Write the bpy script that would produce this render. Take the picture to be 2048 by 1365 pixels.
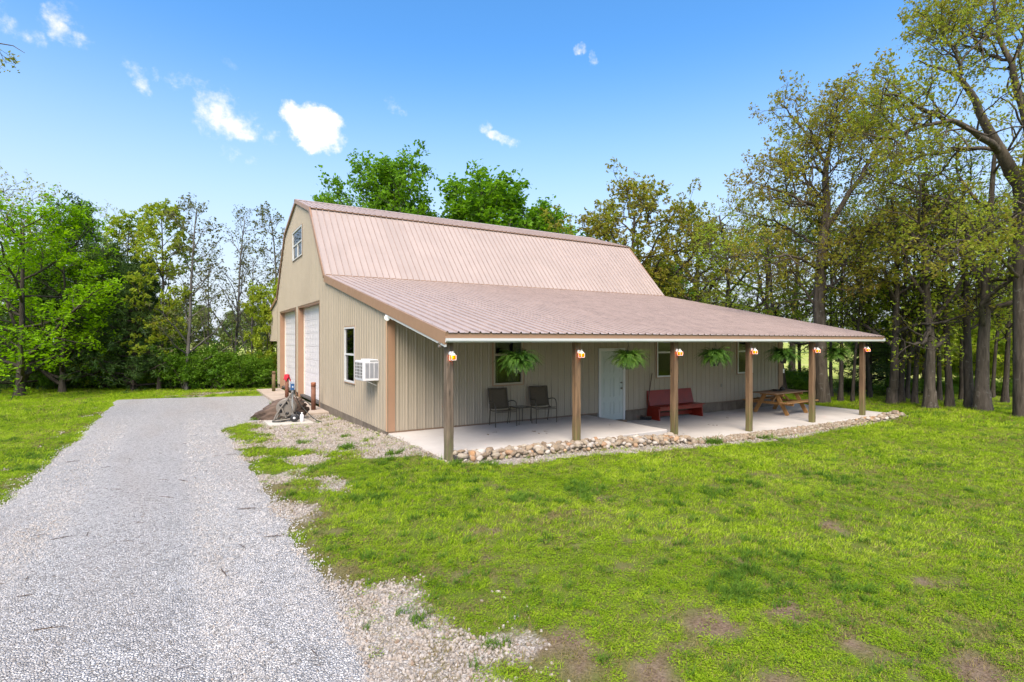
import bpy, bmesh, math, random
import numpy as np
from mathutils import Vector, Matrix

for o in list(bpy.data.objects):
    bpy.data.objects.remove(o)
SC = bpy.context.scene
COL = SC.collection
R = math.radians
rnd = random.Random(7)

# ------------------------------------------------------------------ camera
CAM = (-4.18, -12.46, 2.51)
FPX, CS, SN = 1072.0, .852, .524          # focal length in photo pixels, heading
cd = bpy.data.cameras.new("camera")
cd.sensor_width = 36.0
cd.lens = FPX / 2048 * 36
cd.clip_start, cd.clip_end = .1, 3000
cam = bpy.data.objects.new("camera", cd)
COL.objects.link(cam)
cam.location = CAM
cam.rotation_euler = (R(90), 0, -math.atan2(SN, CS))
SC.camera = cam

# ------------------------------------------------------------------ light
SUN_EL, SUN_AZ = 50.0, 219.0              # azimuth the light comes from, from +Y clockwise
sd = bpy.data.lights.new("sun", 'SUN')
sd.energy = 1.9
sd.angle = R(38)
sd.color = (1.0, .965, .91)
sun = bpy.data.objects.new("sun", sd)
COL.objects.link(sun)
_el, _az = R(SUN_EL), R(SUN_AZ)
sdir = Vector((math.sin(_az) * math.cos(_el), math.cos(_az) * math.cos(_el), math.sin(_el)))
sun.rotation_euler = sdir.to_track_quat('Z', 'Y').to_euler()
sun.location = sdir * 60
SC.view_settings.view_transform = 'Standard'
SC.view_settings.look = 'None'
SC.view_settings.gamma = 1.0
SC.view_settings.use_curve_mapping = False
SC.view_settings.exposure = 1.66
SC.view_settings.use_white_balance = True
SC.view_settings.white_balance_temperature = 7500
SC.view_settings.white_balance_tint = 10


def direction(px, py):
    """world direction seen at a point of the photograph"""
    X, Y = (px - 1024) / FPX, (682.5 - py) / FPX
    v = Vector((X * CS + SN, -X * SN + CS, Y))
    return v.normalized()


def build_world():
    w = bpy.data.worlds.new("World")
    SC.world = w
    w.use_nodes = True
    nt = w.node_tree
    N, L = nt.nodes, nt.links
    N.clear()
    def nd(t, **k):
        n = N.new(t)
        for a, b in k.items():
            setattr(n, a, b)
        return n
    def mth(op, a, b=None, c=None, clamp=False):
        n = nd('ShaderNodeMath', operation=op, use_clamp=clamp)
        for i, v in enumerate((a, b, c)):
            if v is None: continue
            if hasattr(v, 'is_linked'): L.new(v, n.inputs[i])
            else: n.inputs[i].default_value = v
        return n.outputs[0]
    out = nd('ShaderNodeOutputWorld')
    bg = nd('ShaderNodeBackground')
    L.new(bg.outputs[0], out.inputs[0])
    sky = nd('ShaderNodeTexSky', sky_type='NISHITA')
    sky.sun_disc = False
    sky.sun_elevation = R(SUN_EL)
    sky.sun_rotation = R(SUN_AZ)
    sky.air_density, sky.dust_density, sky.ozone_density = SKY_AIR
    hs = nd('ShaderNodeHueSaturation')
    hs.inputs['Saturation'].default_value = SKY_SAT
    hs.inputs['Hue'].default_value = SKY_HUE
    hs.inputs['Value'].default_value = SKY_VAL
    L.new(sky.outputs[0], hs.inputs['Color'])
    tc = nd('ShaderNodeTexCoord')
    D = tc.outputs['Generated']
    # wispy break-up of the cloud outlines
    n1 = nd('ShaderNodeTexNoise'); n1.inputs['Scale'].default_value = 11; n1.inputs['Detail'].default_value = 7; n1.inputs['Roughness'].default_value = .62
    L.new(D, n1.inputs['Vector'])
    off = nd('ShaderNodeVectorMath', operation='SUBTRACT'); L.new(n1.outputs['Color'], off.inputs[0]); off.inputs[1].default_value = (.5, .5, .5)
    sc_ = nd('ShaderNodeVectorMath', operation='SCALE'); L.new(off.outputs[0], sc_.inputs[0]); sc_.inputs['Scale'].default_value = .075
    Dw = nd('ShaderNodeVectorMath', operation='ADD'); L.new(D, Dw.inputs[0]); L.new(sc_.outputs[0], Dw.inputs[1])
    n2 = nd('ShaderNodeTexNoise'); n2.inputs['Scale'].default_value = 19; n2.inputs['Detail'].default_value = 8; n2.inputs['Roughness'].default_value = .65
    L.new(D, n2.inputs['Vector'])
    total = None
    # photo px, py, half width, half height, tilt deg, opacity
    clouds = [(455, 226, 46, 32, 18, .64), (425, 250, 24, 22, 0, .45), (625, 254, 52, 33, 14, 1.45), (600, 236, 26, 18, 0, .9), (545, 277, 18, 16, 30, .45),
              (965, 258, 16, 16, 20, .62), (1000, 275, 28, 10, 8, .70), (112, 28, 20, 24, 40, .34), (135, 70, 30, 20, 10, .44), (60, 78, 18, 20, 10, .28),
              (5, 35, 16, 36, 0, .32), (262, 138, 24, 16, 10, .45), (282, 165, 14, 20, -20, .42), (313, 148, 9, 13, 0, .42), (360, 166, 26, 14, 15, .48), (395, 178, 26, 12, 15, .42),
              (1150, 104, 15, 10, 25, .50), (1184, 121, 11, 7, 40, .46), (788, 205, 18, 12, 30, .24), (808, 232, 14, 9, 0, .22),
              (450, 308, 22, 18, 20, .30), (500, 330, 14, 10, 0, .42), (458, 125, 14, 8, 0, .16), (335, 78, 20, 10, 0, .10)]
    for (px, py, hw, hh, tilt, op) in clouds:
        c = direction(px, py)
        up = Vector((0, 0, 1)); rt = c.cross(up).normalized(); u2 = rt.cross(c).normalized()
        t = R(tilt)
        ax = (rt * math.cos(t) - u2 * math.sin(t)); ay = (rt * math.sin(t) + u2 * math.cos(t))
        k = 1.0 / c.dot(direction(1024, 682.5))
        s1 = FPX * k / hw; s2 = FPX * k / hh
        d0 = nd('ShaderNodeVectorMath', operation='SUBTRACT'); L.new(Dw.outputs[0], d0.inputs[0]); d0.inputs[1].default_value = c
        a = nd('ShaderNodeVectorMath', operation='DOT_PRODUCT'); L.new(d0.outputs[0], a.inputs[0]); a.inputs[1].default_value = ax * s1
        b = nd('ShaderNodeVectorMath', operation='DOT_PRODUCT'); L.new(d0.outputs[0], b.inputs[0]); b.inputs[1].default_value = ay * s2
        e = nd('ShaderNodeVectorMath', operation='DOT_PRODUCT'); L.new(d0.outputs[0], e.inputs[0]); e.inputs[1].default_value = c * 5
        r2 = mth('ADD', mth('ADD', mth('MULTIPLY', a.outputs['Value'], a.outputs['Value']), mth('MULTIPLY', b.outputs['Value'], b.outputs['Value'])), mth('MULTIPLY', e.outputs['Value'], e.outputs['Value']))
        m = nd('ShaderNodeMapRange', interpolation_type='SMOOTHSTEP')
        L.new(r2, m.inputs['Value'])
        m.inputs['From Min'].default_value = 2.9; m.inputs['From Max'].default_value = .15
        m.inputs['To Min'].default_value = 0; m.inputs['To Max'].default_value = op
        total = m.outputs[0] if total is None else mth('MAXIMUM', total, m.outputs[0])
    nn = nd('ShaderNodeMapRange'); L.new(n2.outputs['Fac'], nn.inputs['Value'])
    nn.inputs['From Min'].default_value = .30; nn.inputs['From Max'].default_value = .60; nn.inputs['To Min'].default_value = .45; nn.inputs['To Max'].default_value = 1.1
    v = mth('ADD', total, mth('MULTIPLY', mth('SUBTRACT', n2.outputs['Fac'], .52), 2.7))
    vm = nd('ShaderNodeMapRange', interpolation_type='SMOOTHSTEP'); L.new(v, vm.inputs['Value'])
    vm.inputs['From Min'].default_value = .10; vm.inputs['From Max'].default_value = 1.15
    gate = nd('ShaderNodeMapRange'); L.new(total, gate.inputs['Value']); gate.inputs['From Min'].default_value = 0; gate.inputs['From Max'].default_value = .30
    fac = mth('MULTIPLY', vm.outputs[0], gate.outputs[0], clamp=True)
    # pale air towards the horizon
    sz = nd('ShaderNodeSeparateXYZ'); L.new(D, sz.inputs[0])
    hz_ = nd('ShaderNodeMapRange', interpolation_type='SMOOTHSTEP'); L.new(sz.outputs['Z'], hz_.inputs['Value'])
    hz_.inputs['From Min'].default_value = .50; hz_.inputs['From Max'].default_value = .02; hz_.inputs['To Min'].default_value = 0; hz_.inputs['To Max'].default_value = .9
    hm = nd('ShaderNodeMix', data_type='RGBA'); L.new(hz_.outputs[0], hm.inputs['Factor']); L.new(hs.outputs[0], hm.inputs['A']); hm.inputs['B'].default_value = (PALE[0], PALE[1], PALE[2], 1)
    mx = nd('ShaderNodeMix', data_type='RGBA')
    L.new(fac, mx.inputs['Factor'])
    L.new(hm.outputs['Result'], mx.inputs['A'])
    mx.inputs['B'].default_value = (CLOUD, CLOUD, CLOUD * 1.01, 1)
    L.new(mx.outputs['Result'], bg.inputs['Color'])
    bg.inputs['Strength'].default_value = SKY_STR


SKY_AIR = (1.0, 1.6, 3.5)
SKY_SAT, SKY_HUE, SKY_VAL, SKY_STR, CLOUD = 1.32, .502, 1.0, .116, 3.7
PALE = (2.05, 2.45, 3.2)
build_world()


# ------------------------------------------------------------------ helpers
def at(px, py, Z):
    """point at depth Z in front of the photographer, seen at (px, py)"""
    X = (px - 1024) / FPX * Z
    return Vector((CAM[0] + X * CS + Z * SN, CAM[1] - X * SN + Z * CS, CAM[2] + (682.5 - py) / FPX * Z))


GP = np.array([(-.3, -3.3, .31), (-.3, -1.7, .32), (-.2, 0, .30), (0, 2, .17), (0, 6, .06), (-1, 5, .06), (-1.2, 12, .08), (-3, 5, .06), (-5, 12, .03), (-3, -1, .2),
               (-3, -6, .2), (-5, -9, .2), (-6.5, 0, .14), (-9, 4, .08), (3, -4, .19), (6.1, -4, .04), (9, -4.2, -.05), (14, -4.5, -.06),
               (17, -4, -.06), (21, -3, -.1), (24, -2, -.12), (5, -10, .08), (0, -8, .2), (10, -8, -.02), (-10, 25, 0), (0, 24, 0), (18, 3, -.1),
               (20, -8, -.1), (8, 8, -.2), (12, 12, -.2), (5, 14, -.1), (26, -8, -.1), (-14, 10, .02), (-2, -12, .2)])


def gz(x, y):
    x = np.asarray(x, float); y = np.asarray(y, float)
    num = np.zeros(x.shape); den = np.full(x.shape, 1e-3)
    for a, b, z in GP:
        w = np.exp(-((x - a) ** 2 + (y - b) ** 2) / (2 * 2.6 ** 2))
        num += w * z; den += w
    r = np.hypot(x - 2, y)
    return num / den - .04 * (1 - np.exp(-r / 60.0)) * 1.0 + .075 * np.exp(-((x + .3) / .9) ** 2 - ((y + 1.9) / 1.7) ** 2)


def ground_at(px, Z):
    p = at(px, 682.5, Z)
    return Vector((p.x, p.y, float(gz(p.x, p.y))))


_pn = np.random.RandomState(3).rand(256, 256)


def vnoise(x, y, s=1.0, octv=4, seed=0):
    x = np.asarray(x, float) * s + seed * 17.3; y = np.asarray(y, float) * s + seed * 9.1
    tot = 0; amp = .5; nrm = 0
    for _ in range(octv):
        xi = np.floor(x).astype(int); yi = np.floor(y).astype(int)
        fx = x - xi; fy = y - yi
        fx = fx * fx * (3 - 2 * fx); fy = fy * fy * (3 - 2 * fy)
        g = lambda a, b: _pn[a % 256, b % 256]
        v = (g(xi, yi) * (1 - fx) + g(xi + 1, yi) * fx) * (1 - fy) + (g(xi, yi + 1) * (1 - fx) + g(xi + 1, yi + 1) * fx) * fy
        tot = tot + amp * v; nrm += amp; amp *= .5; x = x * 2.03 + 5.1; y = y * 2.03 + 3.7
    return tot / nrm


def smooth(a, b, v):
    t = np.clip((np.asarray(v, float) - a) / (b - a), 0, 1)
    return t * t * (3 - 2 * t)


def tag(o, label=None, cat=None, group=None, kind=None):
    if label: o['label'] = label
    if cat: o['category'] = cat
    if group: o['group'] = group
    if kind: o['kind'] = kind
    return o


def empty(name, loc=(0, 0, 0), rz=0.0, label=None, cat=None, group=None):
    o = bpy.data.objects.new(name, None)
    COL.objects.link(o)
    o.location = loc
    o.rotation_euler = (0, 0, rz)
    o.empty_display_size = .2
    return tag(o, label, cat, group)


def link(name, me, parent=None, loc=None, rot=None, scale=None):
    o = bpy.data.objects.new(name, me)
    COL.objects.link(o)
    if parent: o.parent = parent
    if loc is not None: o.location = loc
    if rot is not None: o.rotation_euler = rot
    if scale is not None: o.scale = scale
    return o


def np_mesh(name, v, f, mat=None, smoothf=False):
    """v (N,3), f (M,k) constant polygon size, or list of such arrays"""
    me = bpy.data.meshes.new(name)
    fs = f if isinstance(f, list) else [f]
    fs = [np.asarray(a, np.int32) for a in fs if len(a)]
    v = np.asarray(v, np.float32)
    me.vertices.add(len(v)); me.vertices.foreach_set('co', v.ravel())
    nl = sum(a.size for a in fs); npoly = sum(len(a) for a in fs)
    me.loops.add(nl); me.polygons.add(npoly)
    me.loops.foreach_set('vertex_index', np.concatenate([a.ravel() for a in fs]))
    tot = np.concatenate([np.full(len(a), a.shape[1], np.int32) for a in fs])
    st = np.concatenate([[0], np.cumsum(tot)[:-1]]).astype(np.int32)
    me.polygons.foreach_set('loop_start', st)
    me.polygons.foreach_set('loop_total', tot)
    me.polygons.foreach_set('use_smooth', np.full(npoly, bool(smoothf)))
    me.update(calc_edges=True)
    if mat: me.materials.append(mat)
    return me


class MB:
    """collects shapes into one mesh"""
    def __init__(s):
        s.v = []; s.f = []; s.sm = []
    def add(s, vs, fs, smoothf=False):
        n = len(s.v)
        s.v += [tuple(p) for p in vs]
        s.f += [tuple(i + n for i in q) for q in fs]
        s.sm += [smoothf] * len(fs)
    def box(s, x0, x1, y0, y1, z0, z1, bev=0.0, M=None):
        if bev > 0:
            b = bev
            vs = []
            for (x, sx) in ((x0, 1), (x1, -1)):
                for (y, sy) in ((y0, 1), (y1, -1)):
                    for (z, sz) in ((z0, 1), (z1, -1)):
                        vs += [(x, y + sy * b, z + sz * b), (x + sx * b, y, z + sz * b), (x + sx * b, y + sy * b, z)]
            bm = bmesh.new()
            pv = [bm.verts.new(p) for p in vs]
            bmesh.ops.convex_hull(bm, input=pv)
            bmesh.ops.dissolve_limit(bm, angle_limit=R(2), verts=bm.verts, edges=bm.edges)
            bm.verts.index_update()
            vv = [v.co.copy() for v in bm.verts]; ff = [[v.index for v in f.verts] for f in bm.faces]
            bm.free()
        else:
            vv = [Vector(p) for p in ((x0, y0, z0), (x1, y0, z0), (x1, y1, z0), (x0, y1, z0), (x0, y0, z1), (x1, y0, z1), (x1, y1, z1), (x0, y1, z1))]
            ff = [(3, 2, 1, 0), (4, 5, 6, 7), (0, 1, 5, 4), (1, 2, 6, 5), (2, 3, 7, 6), (3, 0, 4, 7)]
        if M: vv = [M @ p for p in vv]
        s.add(vv, ff)
        return s
    def bar(s, a, b, w, h, up=(0, 0, 1), bev=0.0):
        """rectangular bar from a to b"""
        a, b = Vector(a), Vector(b)
        d = b - a; l = d.length; d.normalize()
        u = Vector(up)
        x = d.cross(u)
        if x.length < 1e-4: x = d.cross(Vector((1, 0, 0)))
        x.normalize(); z = x.cross(d)
        M = Matrix((x, d, z)).transposed().to_4x4(); M.translation = a
        return s.box(-w / 2, w / 2, 0, l, -h / 2, h / 2, bev, M)
    def tube(s, pts, r, sides=8, cap=True):
        pts = [Vector(p) for p in pts]
        rr = r if hasattr(r, '__len__') else [r] * len(pts)
        n = len(pts); vs = []; fs = []
        t0 = (pts[1] - pts[0]).normalized()
        nx = t0.cross(Vector((0, 0, 1)))
        if nx.length < 1e-3: nx = Vector((1, 0, 0))
        nx.normalize()
        for i, p in enumerate(pts):
            t = (pts[min(i + 1, n - 1)] - pts[max(i - 1, 0)]).normalized()
            nx = (nx - t * nx.dot(t)).normalized(); ny = t.cross(nx)
            for k in range(sides):
                a = 2 * math.pi * k / sides
                vs.append(p + (nx * math.cos(a) + ny * math.sin(a)) * rr[i])
        for i in range(n - 1):
            for k in range(sides):
                k2 = (k + 1) % sides
                fs.append((i * sides + k, i * sides + k2, (i + 1) * sides + k2, (i + 1) * sides + k))
        s.add(vs, fs, True)
        if cap:
            s.add(vs[:sides][::-1], [tuple(range(sides))])
            s.add(vs[-sides:], [tuple(range(sides))])
        return s
    def lathe(s, prof, sides=16, M=None, smoothf=True):
        """profile [(r, z)...] about z"""
        vs = []; fs = []
        for r_, z in prof:
            for k in range(sides):
                a = 2 * math.pi * k / sides
                p = Vector((r_ * math.cos(a), r_ * math.sin(a), z))
                vs.append(M @ p if M else p)
        for i in range(len(prof) - 1):
            for k in range(sides):
                k2 = (k + 1) % sides
                fs.append((i * sides + k, i * sides + k2, (i + 1) * sides + k2, (i + 1) * sides + k))
        fs.append(tuple(range(sides))[::-1]); fs.append(tuple((len(prof) - 1) * sides + k for k in range(sides)))
        s.add(vs, fs, smoothf)
        return s
    def prism(s, poly, axis, a, b):
        """polygon extruded along an axis ('x': poly is (y,z); 'y': (x,z); 'z': (x,y))"""
        n = len(poly)
        def P(q, t): return {'x': (t, q[0], q[1]), 'y': (q[0], t, q[1]), 'z': (q[0], q[1], t)}[axis]
        vs = [P(q, a) for q in poly] + [P(q, b) for q in poly]
        fs = [tuple(range(n)), tuple(range(2 * n - 1, n - 1, -1))] + [((i + 1) % n, i, n + i, n + (i + 1) % n) for i in range(n)]
        s.add(vs, fs)
        return s
    def mesh(s, name, mat, fix=True):
        me = bpy.data.meshes.new(name)
        me.from_pydata(s.v, [], s.f)
        me.polygons.foreach_set('use_smooth', s.sm)
        if fix:
            bm = bmesh.new(); bm.from_mesh(me)
            bmesh.ops.recalc_face_normals(bm, faces=bm.faces)
            bm.to_mesh(me); bm.free()
        me.update()
        for m in (mat if isinstance(mat, (list, tuple)) else [mat]): me.materials.append(m)
        return me
    def build(s, name, mat, parent=None, fix=True, **k):
        return link(name, s.mesh(name, mat, fix), parent, **k)


def copy_tree(o, parent=None, top=True):
    c = o.copy(); COL.objects.link(c)
    if parent: c.parent = parent
    for ch in list(o.children): copy_tree(ch, c, False)
    return c


# ------------------------------------------------------------------ materials
class NT:
    def __init__(s, name):
        s.m = bpy.data.materials.new(name); s.m.use_nodes = True
        s.nt = s.m.node_tree; s.N = s.nt.nodes; s.L = s.nt.links
        s.N.clear()
        s.out = s.N.new('ShaderNodeOutputMaterial')
        s.p = s.N.new('ShaderNodeBsdfPrincipled')
        s.L.new(s.p.outputs[0], s.out.inputs[0])
    def n(s, t, **k):
        n = s.N.new(t)
        for a, b in k.items(): setattr(n, a, b)
        return n
    def set(s, sock, v):
        if hasattr(v, 'is_linked'): s.L.new(v, sock)
        else: sock.default_value = v
    def coord(s, kind='Position', scale=(1, 1, 1)):
        if kind == 'Position': o = s.n('ShaderNodeNewGeometry').outputs['Position']
        else: o = s.n('ShaderNodeTexCoord').outputs[kind]
        if scale != (1, 1, 1):
            v = s.n('ShaderNodeVectorMath', operation='MULTIPLY'); s.L.new(o, v.inputs[0]); v.inputs[1].default_value = scale; o = v.outputs[0]
        return o
    def noise(s, scale, detail=4, rough=.55, co=None, dist=0.0, out='Fac'):
        n = s.n('ShaderNodeTexNoise'); n.inputs['Scale'].default_value = scale; n.inputs['Detail'].default_value = detail
        n.inputs['Roughness'].default_value = rough; n.inputs['Distortion'].default_value = dist
        if co is not None: s.L.new(co, n.inputs['Vector'])
        return n.outputs[out]
    def voro(s, scale, co=None, feature='F1', out='Distance', rnd_=1.0):
        n = s.n('ShaderNodeTexVoronoi', feature=feature); n.inputs['Scale'].default_value = scale
        n.inputs['Randomness'].default_value = rnd_
        if co is not None: s.L.new(co, n.inputs['Vector'])
        return n.outputs[out]
    def ramp(s, fac, stops, interp='LINEAR'):
        n = s.n('ShaderNodeValToRGB'); n.color_ramp.interpolation = interp
        e = n.color_ramp.elements
        while len(e) < len(stops): e.new(.5)
        for i, (p, c) in enumerate(stops):
            e[i].position = p
            e[i].color = (*c, 1) if hasattr(c, '__len__') else (c, c, c, 1)
        s.set(n.inputs[0], fac)
        return n.outputs[0]
    def map(s, v, a, b, c=0.0, d=1.0, sm=False):
        n = s.n('ShaderNodeMapRange')
        if sm: n.interpolation_type = 'SMOOTHSTEP'
        s.set(n.inputs['Value'], v)
        n.inputs['From Min'].default_value = a; n.inputs['From Max'].default_value = b
        n.inputs['To Min'].default_value = c; n.inputs['To Max'].default_value = d
        return n.outputs[0]
    def mix(s, f, a, b, blend='MIX'):
        n = s.n('ShaderNodeMix', data_type='RGBA', blend_type=blend)
        s.set(n.inputs['Factor'], f)
        for k, v in (('A', a), ('B', b)):
            if isinstance(v, tuple) and len(v) == 3: v = (*v, 1)
            s.set(n.inputs[k], v)
        return n.outputs['Result']
    def math(s, op, a, b=0.0, clamp=False):
        n = s.n('ShaderNodeMath', operation=op, use_clamp=clamp); s.set(n.inputs[0], a); s.set(n.inputs[1], b)
        return n.outputs[0]
    def bump(s, h, strength=.3, dist=.01):
        n = s.n('ShaderNodeBump'); n.inputs['Strength'].default_value = strength; n.inputs['Distance'].default_value = dist
        s.L.new(h, n.inputs['Height']); s.L.new(n.outputs[0], s.p.inputs['Normal'])
    def attr(s, name, out='Fac'):
        n = s.n('ShaderNodeAttribute'); n.attribute_name = name
        return n.outputs[out]
    def col(s, v):
        if isinstance(v, tuple) and len(v) == 3: v = (*v, 1)
        s.set(s.p.inputs['Base Color'], v)
    def rough(s, v): s.set(s.p.inputs['Roughness'], v)


def paint(name, c, rough=.5, var=.10, scale=3.0, metal=0.0, bump=0.0, grime=None, sheet=0.0):
    t = NT(name)
    co = t.coord('Position')
    f = t.noise(scale, 5, .6, co)
    a = tuple(x * (1 - var) for x in c); b = tuple(min(1, x * (1 + var)) for x in c)
    colr = t.mix(t.map(f, .3, .7), a, b)
    if grime:
        g = t.noise(scale * 2.7, 6, .7, t.coord('Position', (1, 1, .25)))
        colr = t.mix(t.map(g, .52, .78, 0, grime[1]), colr, grime[0])
    if sheet:      # sheets of slightly different age
        colr = t.mix(t.math('MULTIPLY', t.n('ShaderNodeObjectInfo').outputs['Random'], sheet), colr, tuple(x * .55 for x in c))
    t.col(colr); t.rough(t.map(t.noise(scale * 6, 3, .5, co), .3, .7, rough * .85, min(1, rough * 1.15)))
    t.p.inputs['Metallic'].default_value = metal
    if bump: t.bump(t.noise(60, 4, .6, co), bump, .004)
    return t.m


def wood(name, c1, c2, axis='z', scale=1.0, rough=.75, moss=False):
    t = NT(name)
    sc = {'z': (14, 14, .9), 'x': (.9, 14, 14), 'y': (14, .9, 14)}[axis]
    sc = tuple(v * scale for v in sc)
    co = t.coord('Object', sc)
    g = t.noise(2.2, 7, .65, co, .6)
    g2 = t.noise(9, 4, .6, co)
    colr = t.mix(t.map(g, .3, .7), c1, c2)
    colr = t.mix(t.map(g2, .58, .72, 0, .55), colr, tuple(x * .35 for x in c1))
    kn = t.voro(1.1, t.coord('Object', (5, 5, 1.6)))
    colr = t.mix(t.map(kn, .05, .16, .6, 0), colr, tuple(x * .3 for x in c1))
    if moss:
        z = t.n('ShaderNodeSeparateXYZ'); t.L.new(t.coord('Position'), z.inputs[0])
        mm = t.math('MULTIPLY', t.map(z.outputs['Z'], .95, .25, 0, 1), t.map(t.noise(9, 5, .6), .35, .6))
        colr = t.mix(t.math('MULTIPLY', mm, .75), colr, (.10, .13, .03))
    t.col(colr); t.rough(rough)
    t.bump(g2, .5, .004)
    return t.m


def leafmat(name, cols, trans=.45, nscale=.5, rough=.55):
    """leaf colours vary leaf by leaf and clump by clump; light passes through"""
    t = NT(name)
    rn = t.n('ShaderNodeNewGeometry').outputs['Random Per Island']
    ob = t.n('ShaderNodeObjectInfo').outputs['Random']
    cl = t.noise(nscale, 3, .5, t.coord('Position'))
    v = t.math('ADD', t.math('MULTIPLY', rn, .42), t.math('ADD', t.math('MULTIPLY', t.map(cl, .3, .7), .40), t.math('MULTIPLY', ob, .18)))
    n = len(cols)
    c = t.ramp(v, [(.12 + .76 * i / (n - 1), q) for i, q in enumerate(cols)])
    t.col(c); t.rough(rough)
    t.p.inputs['Specular IOR Level'].default_value = .25
    tr = t.n('ShaderNodeBsdfTranslucent'); 
    c2 = t.mix(.5, c, (1, 1, .35), 'MULTIPLY')
    t.L.new(c2, tr.inputs[0])
    ms = t.n('ShaderNodeMixShader'); ms.inputs[0].default_value = trans
    t.L.new(t.p.outputs[0], ms.inputs[1]); t.L.new(tr.outputs[0], ms.inputs[2]); t.L.new(ms.outputs[0], t.out.inputs[0])
    return t.m


def barkmat(name, c1, c2, lichen=.25):
    t = NT(name)
    co = t.coord('Object', (4.5, 4.5, .7))
    g = t.noise(1.6, 7, .68, co, .8)
    w = t.voro(1.5, co)
    colr = t.mix(t.map(g, .3, .72), c1, c2)
    colr = t.mix(t.map(w, .0, .35, .6, 0), colr, tuple(x * .35 for x in c1))
    l = t.noise(5, 4, .7, t.coord('Object'))
    colr = t.mix(t.map(l, .60, .72, 0, lichen), colr, (.30, .31, .28))
    t.col(colr); t.rough(.9); t.p.inputs['Specular IOR Level'].default_value = .15
    t.bump(t.math('ADD', g, t.math('MULTIPLY', w, .8)), .8, .03)
    return t.m


M = {}
M['siding'] = paint('siding_paint', (.315, .268, .208), .42, .05, .8, grime=((.22, .18, .13), .22), sheet=.10)
M['roof'] = paint('roof_paint', (.352, .284, .258), .5, .07, .9, grime=((.31, .23, .20), .40), sheet=.16)
M['rib_side'] = paint('rib_side_paint', (.25, .185, .16), .6, .2, 2.5)  # rib sides, a darker tone than the sheet so each rib reads as a line
M['trim'] = paint('trim_paint', (.29, .168, .105), .45, .06, 1.2)
M['dark_trim'] = paint('dark_trim_paint', (.16, .10, .065), .5, .08, 1.2)
M['white'] = paint('white_paint', (.78, .78, .76), .4, .03, 2.0)
M['white_trim'] = paint('white_trim_paint', (.52, .53, .53), .4, .04, 2.0, grime=((.5, .47, .42), .2))
M['gdoor'] = paint('garage_door_paint', (.60, .575, .59), .45, .03, .6, grime=((.48, .46, .43), .25))
M['door'] = paint('door_paint', (.40, .455, .44), .45, .05, 1.5, grime=((.35, .40, .40), .25))
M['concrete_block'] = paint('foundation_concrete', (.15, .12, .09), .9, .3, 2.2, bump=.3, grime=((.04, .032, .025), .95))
M['concrete'] = None
M['stop'] = paint('stop_moulding_paint', (.62, .52, .44), .5, .05)
M['black'] = paint('black_plastic', (.018, .018, .02), .45, .2, 4)
M['black_metal'] = paint('black_metal', (.03, .027, .024), .4, .2, 4, metal=.3)
M['bronze'] = paint('bronze_frame_paint', (.060, .045, .028), .4, .15, 4)
M['sling'] = paint('sling_mesh_fabric', (.070, .052, .032), .8, .15, 30, bump=.2)
M['red'] = paint('red_paint', (.21, .015, .006), .42, .22, 3.0, grime=((.08, .012, .01), .5))
M['rust'] = paint('rusty_steel', (.15, .06, .035), .75, .35, 6, bump=.3, grime=((.07, .03, .02), .8))
M['rust_top'] = paint('rust_red_primer', (.26, .085, .04), .7, .25, 6)
M['grey_plastic'] = paint('grey_plastic', (.165, .145, .125), .5, .1, 5)
M['grey_metal'] = paint('galvanised_metal', (.36, .37, .37), .45, .12, 8, metal=.5)
M['blue'] = paint('blue_plastic', (.025, .09, .22), .4, .1, 4)
M['cloth_red'] = paint('red_cloth', (.42, .012, .03), .85, .2, 12, bump=.3)
M['hose'] = paint('dark_hose', (.028, .03, .026), .5, .2, 4)
M['brass'] = paint('brushed_nickel', (.35, .33, .28), .35, .1, 6, metal=.8)
M['acwhite'] = paint('appliance_white', (.62, .62, .64), .4, .03, 3)
M['acgrey'] = paint('louvre_grey', (.36, .37, .40), .5, .06, 8)
M['curtain'] = paint('curtain_cloth', (.55, .53, .50), .9, .1, 3)
M['floor_in'] = paint('inside_floor', (.06, .055, .05), .8, .1, 2)
M['post'] = wood('weathered_post_wood', (.055, .030, .016), (.21, .125, .066), 'z', .42, .8, True)
M['post_grey'] = wood('grey_weathered_post_wood', (.055, .036, .024), (.23, .17, .125), 'z', .42, .8, True)
M['cedar_wood'] = wood('stained_cedar', (.27, .13, .045), (.40, .215, .08), 'x', 1, .7)
M['cedar_dark'] = wood('stained_cedar_top', (.17, .10, .055), (.26, .165, .095), 'x', 1, .75)
M['broomwood'] = wood('broom_handle_wood', (.05, .025, .015), (.09, .045, .025), 'z', 2, .6)
M['logwood'] = wood('weathered_log_wood', (.040, .026, .020), (.15, .10, .075), 'x', .4, .9)
M['twig'] = paint('twig_bark', (.07, .045, .03), .9, .3, 20)
M['deadleaf'] = paint('dead_leaf', (.13, .075, .035), .9, .3, 20)


def concrete_mat():
    t = NT('porch_concrete')
    co = t.coord('Position')
    c = t.mix(t.map(t.noise(.9, 6, .65, co), .3, .7), (.39, .355, .325), (.51, .475, .445))
    c = t.mix(t.map(t.noise(5, 5, .7, co), .55, .75, 0, .35), c, (.34, .305, .275))
    c = t.mix(t.map(t.noise(140, 2, .5, co), .35, .65, 0, .25), c, (.36, .34, .32))
    t.col(c); t.rough(.85); t.bump(t.noise(90, 4, .6, co), .15, .004)
    return t.m
M['concrete'] = concrete_mat()


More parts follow.
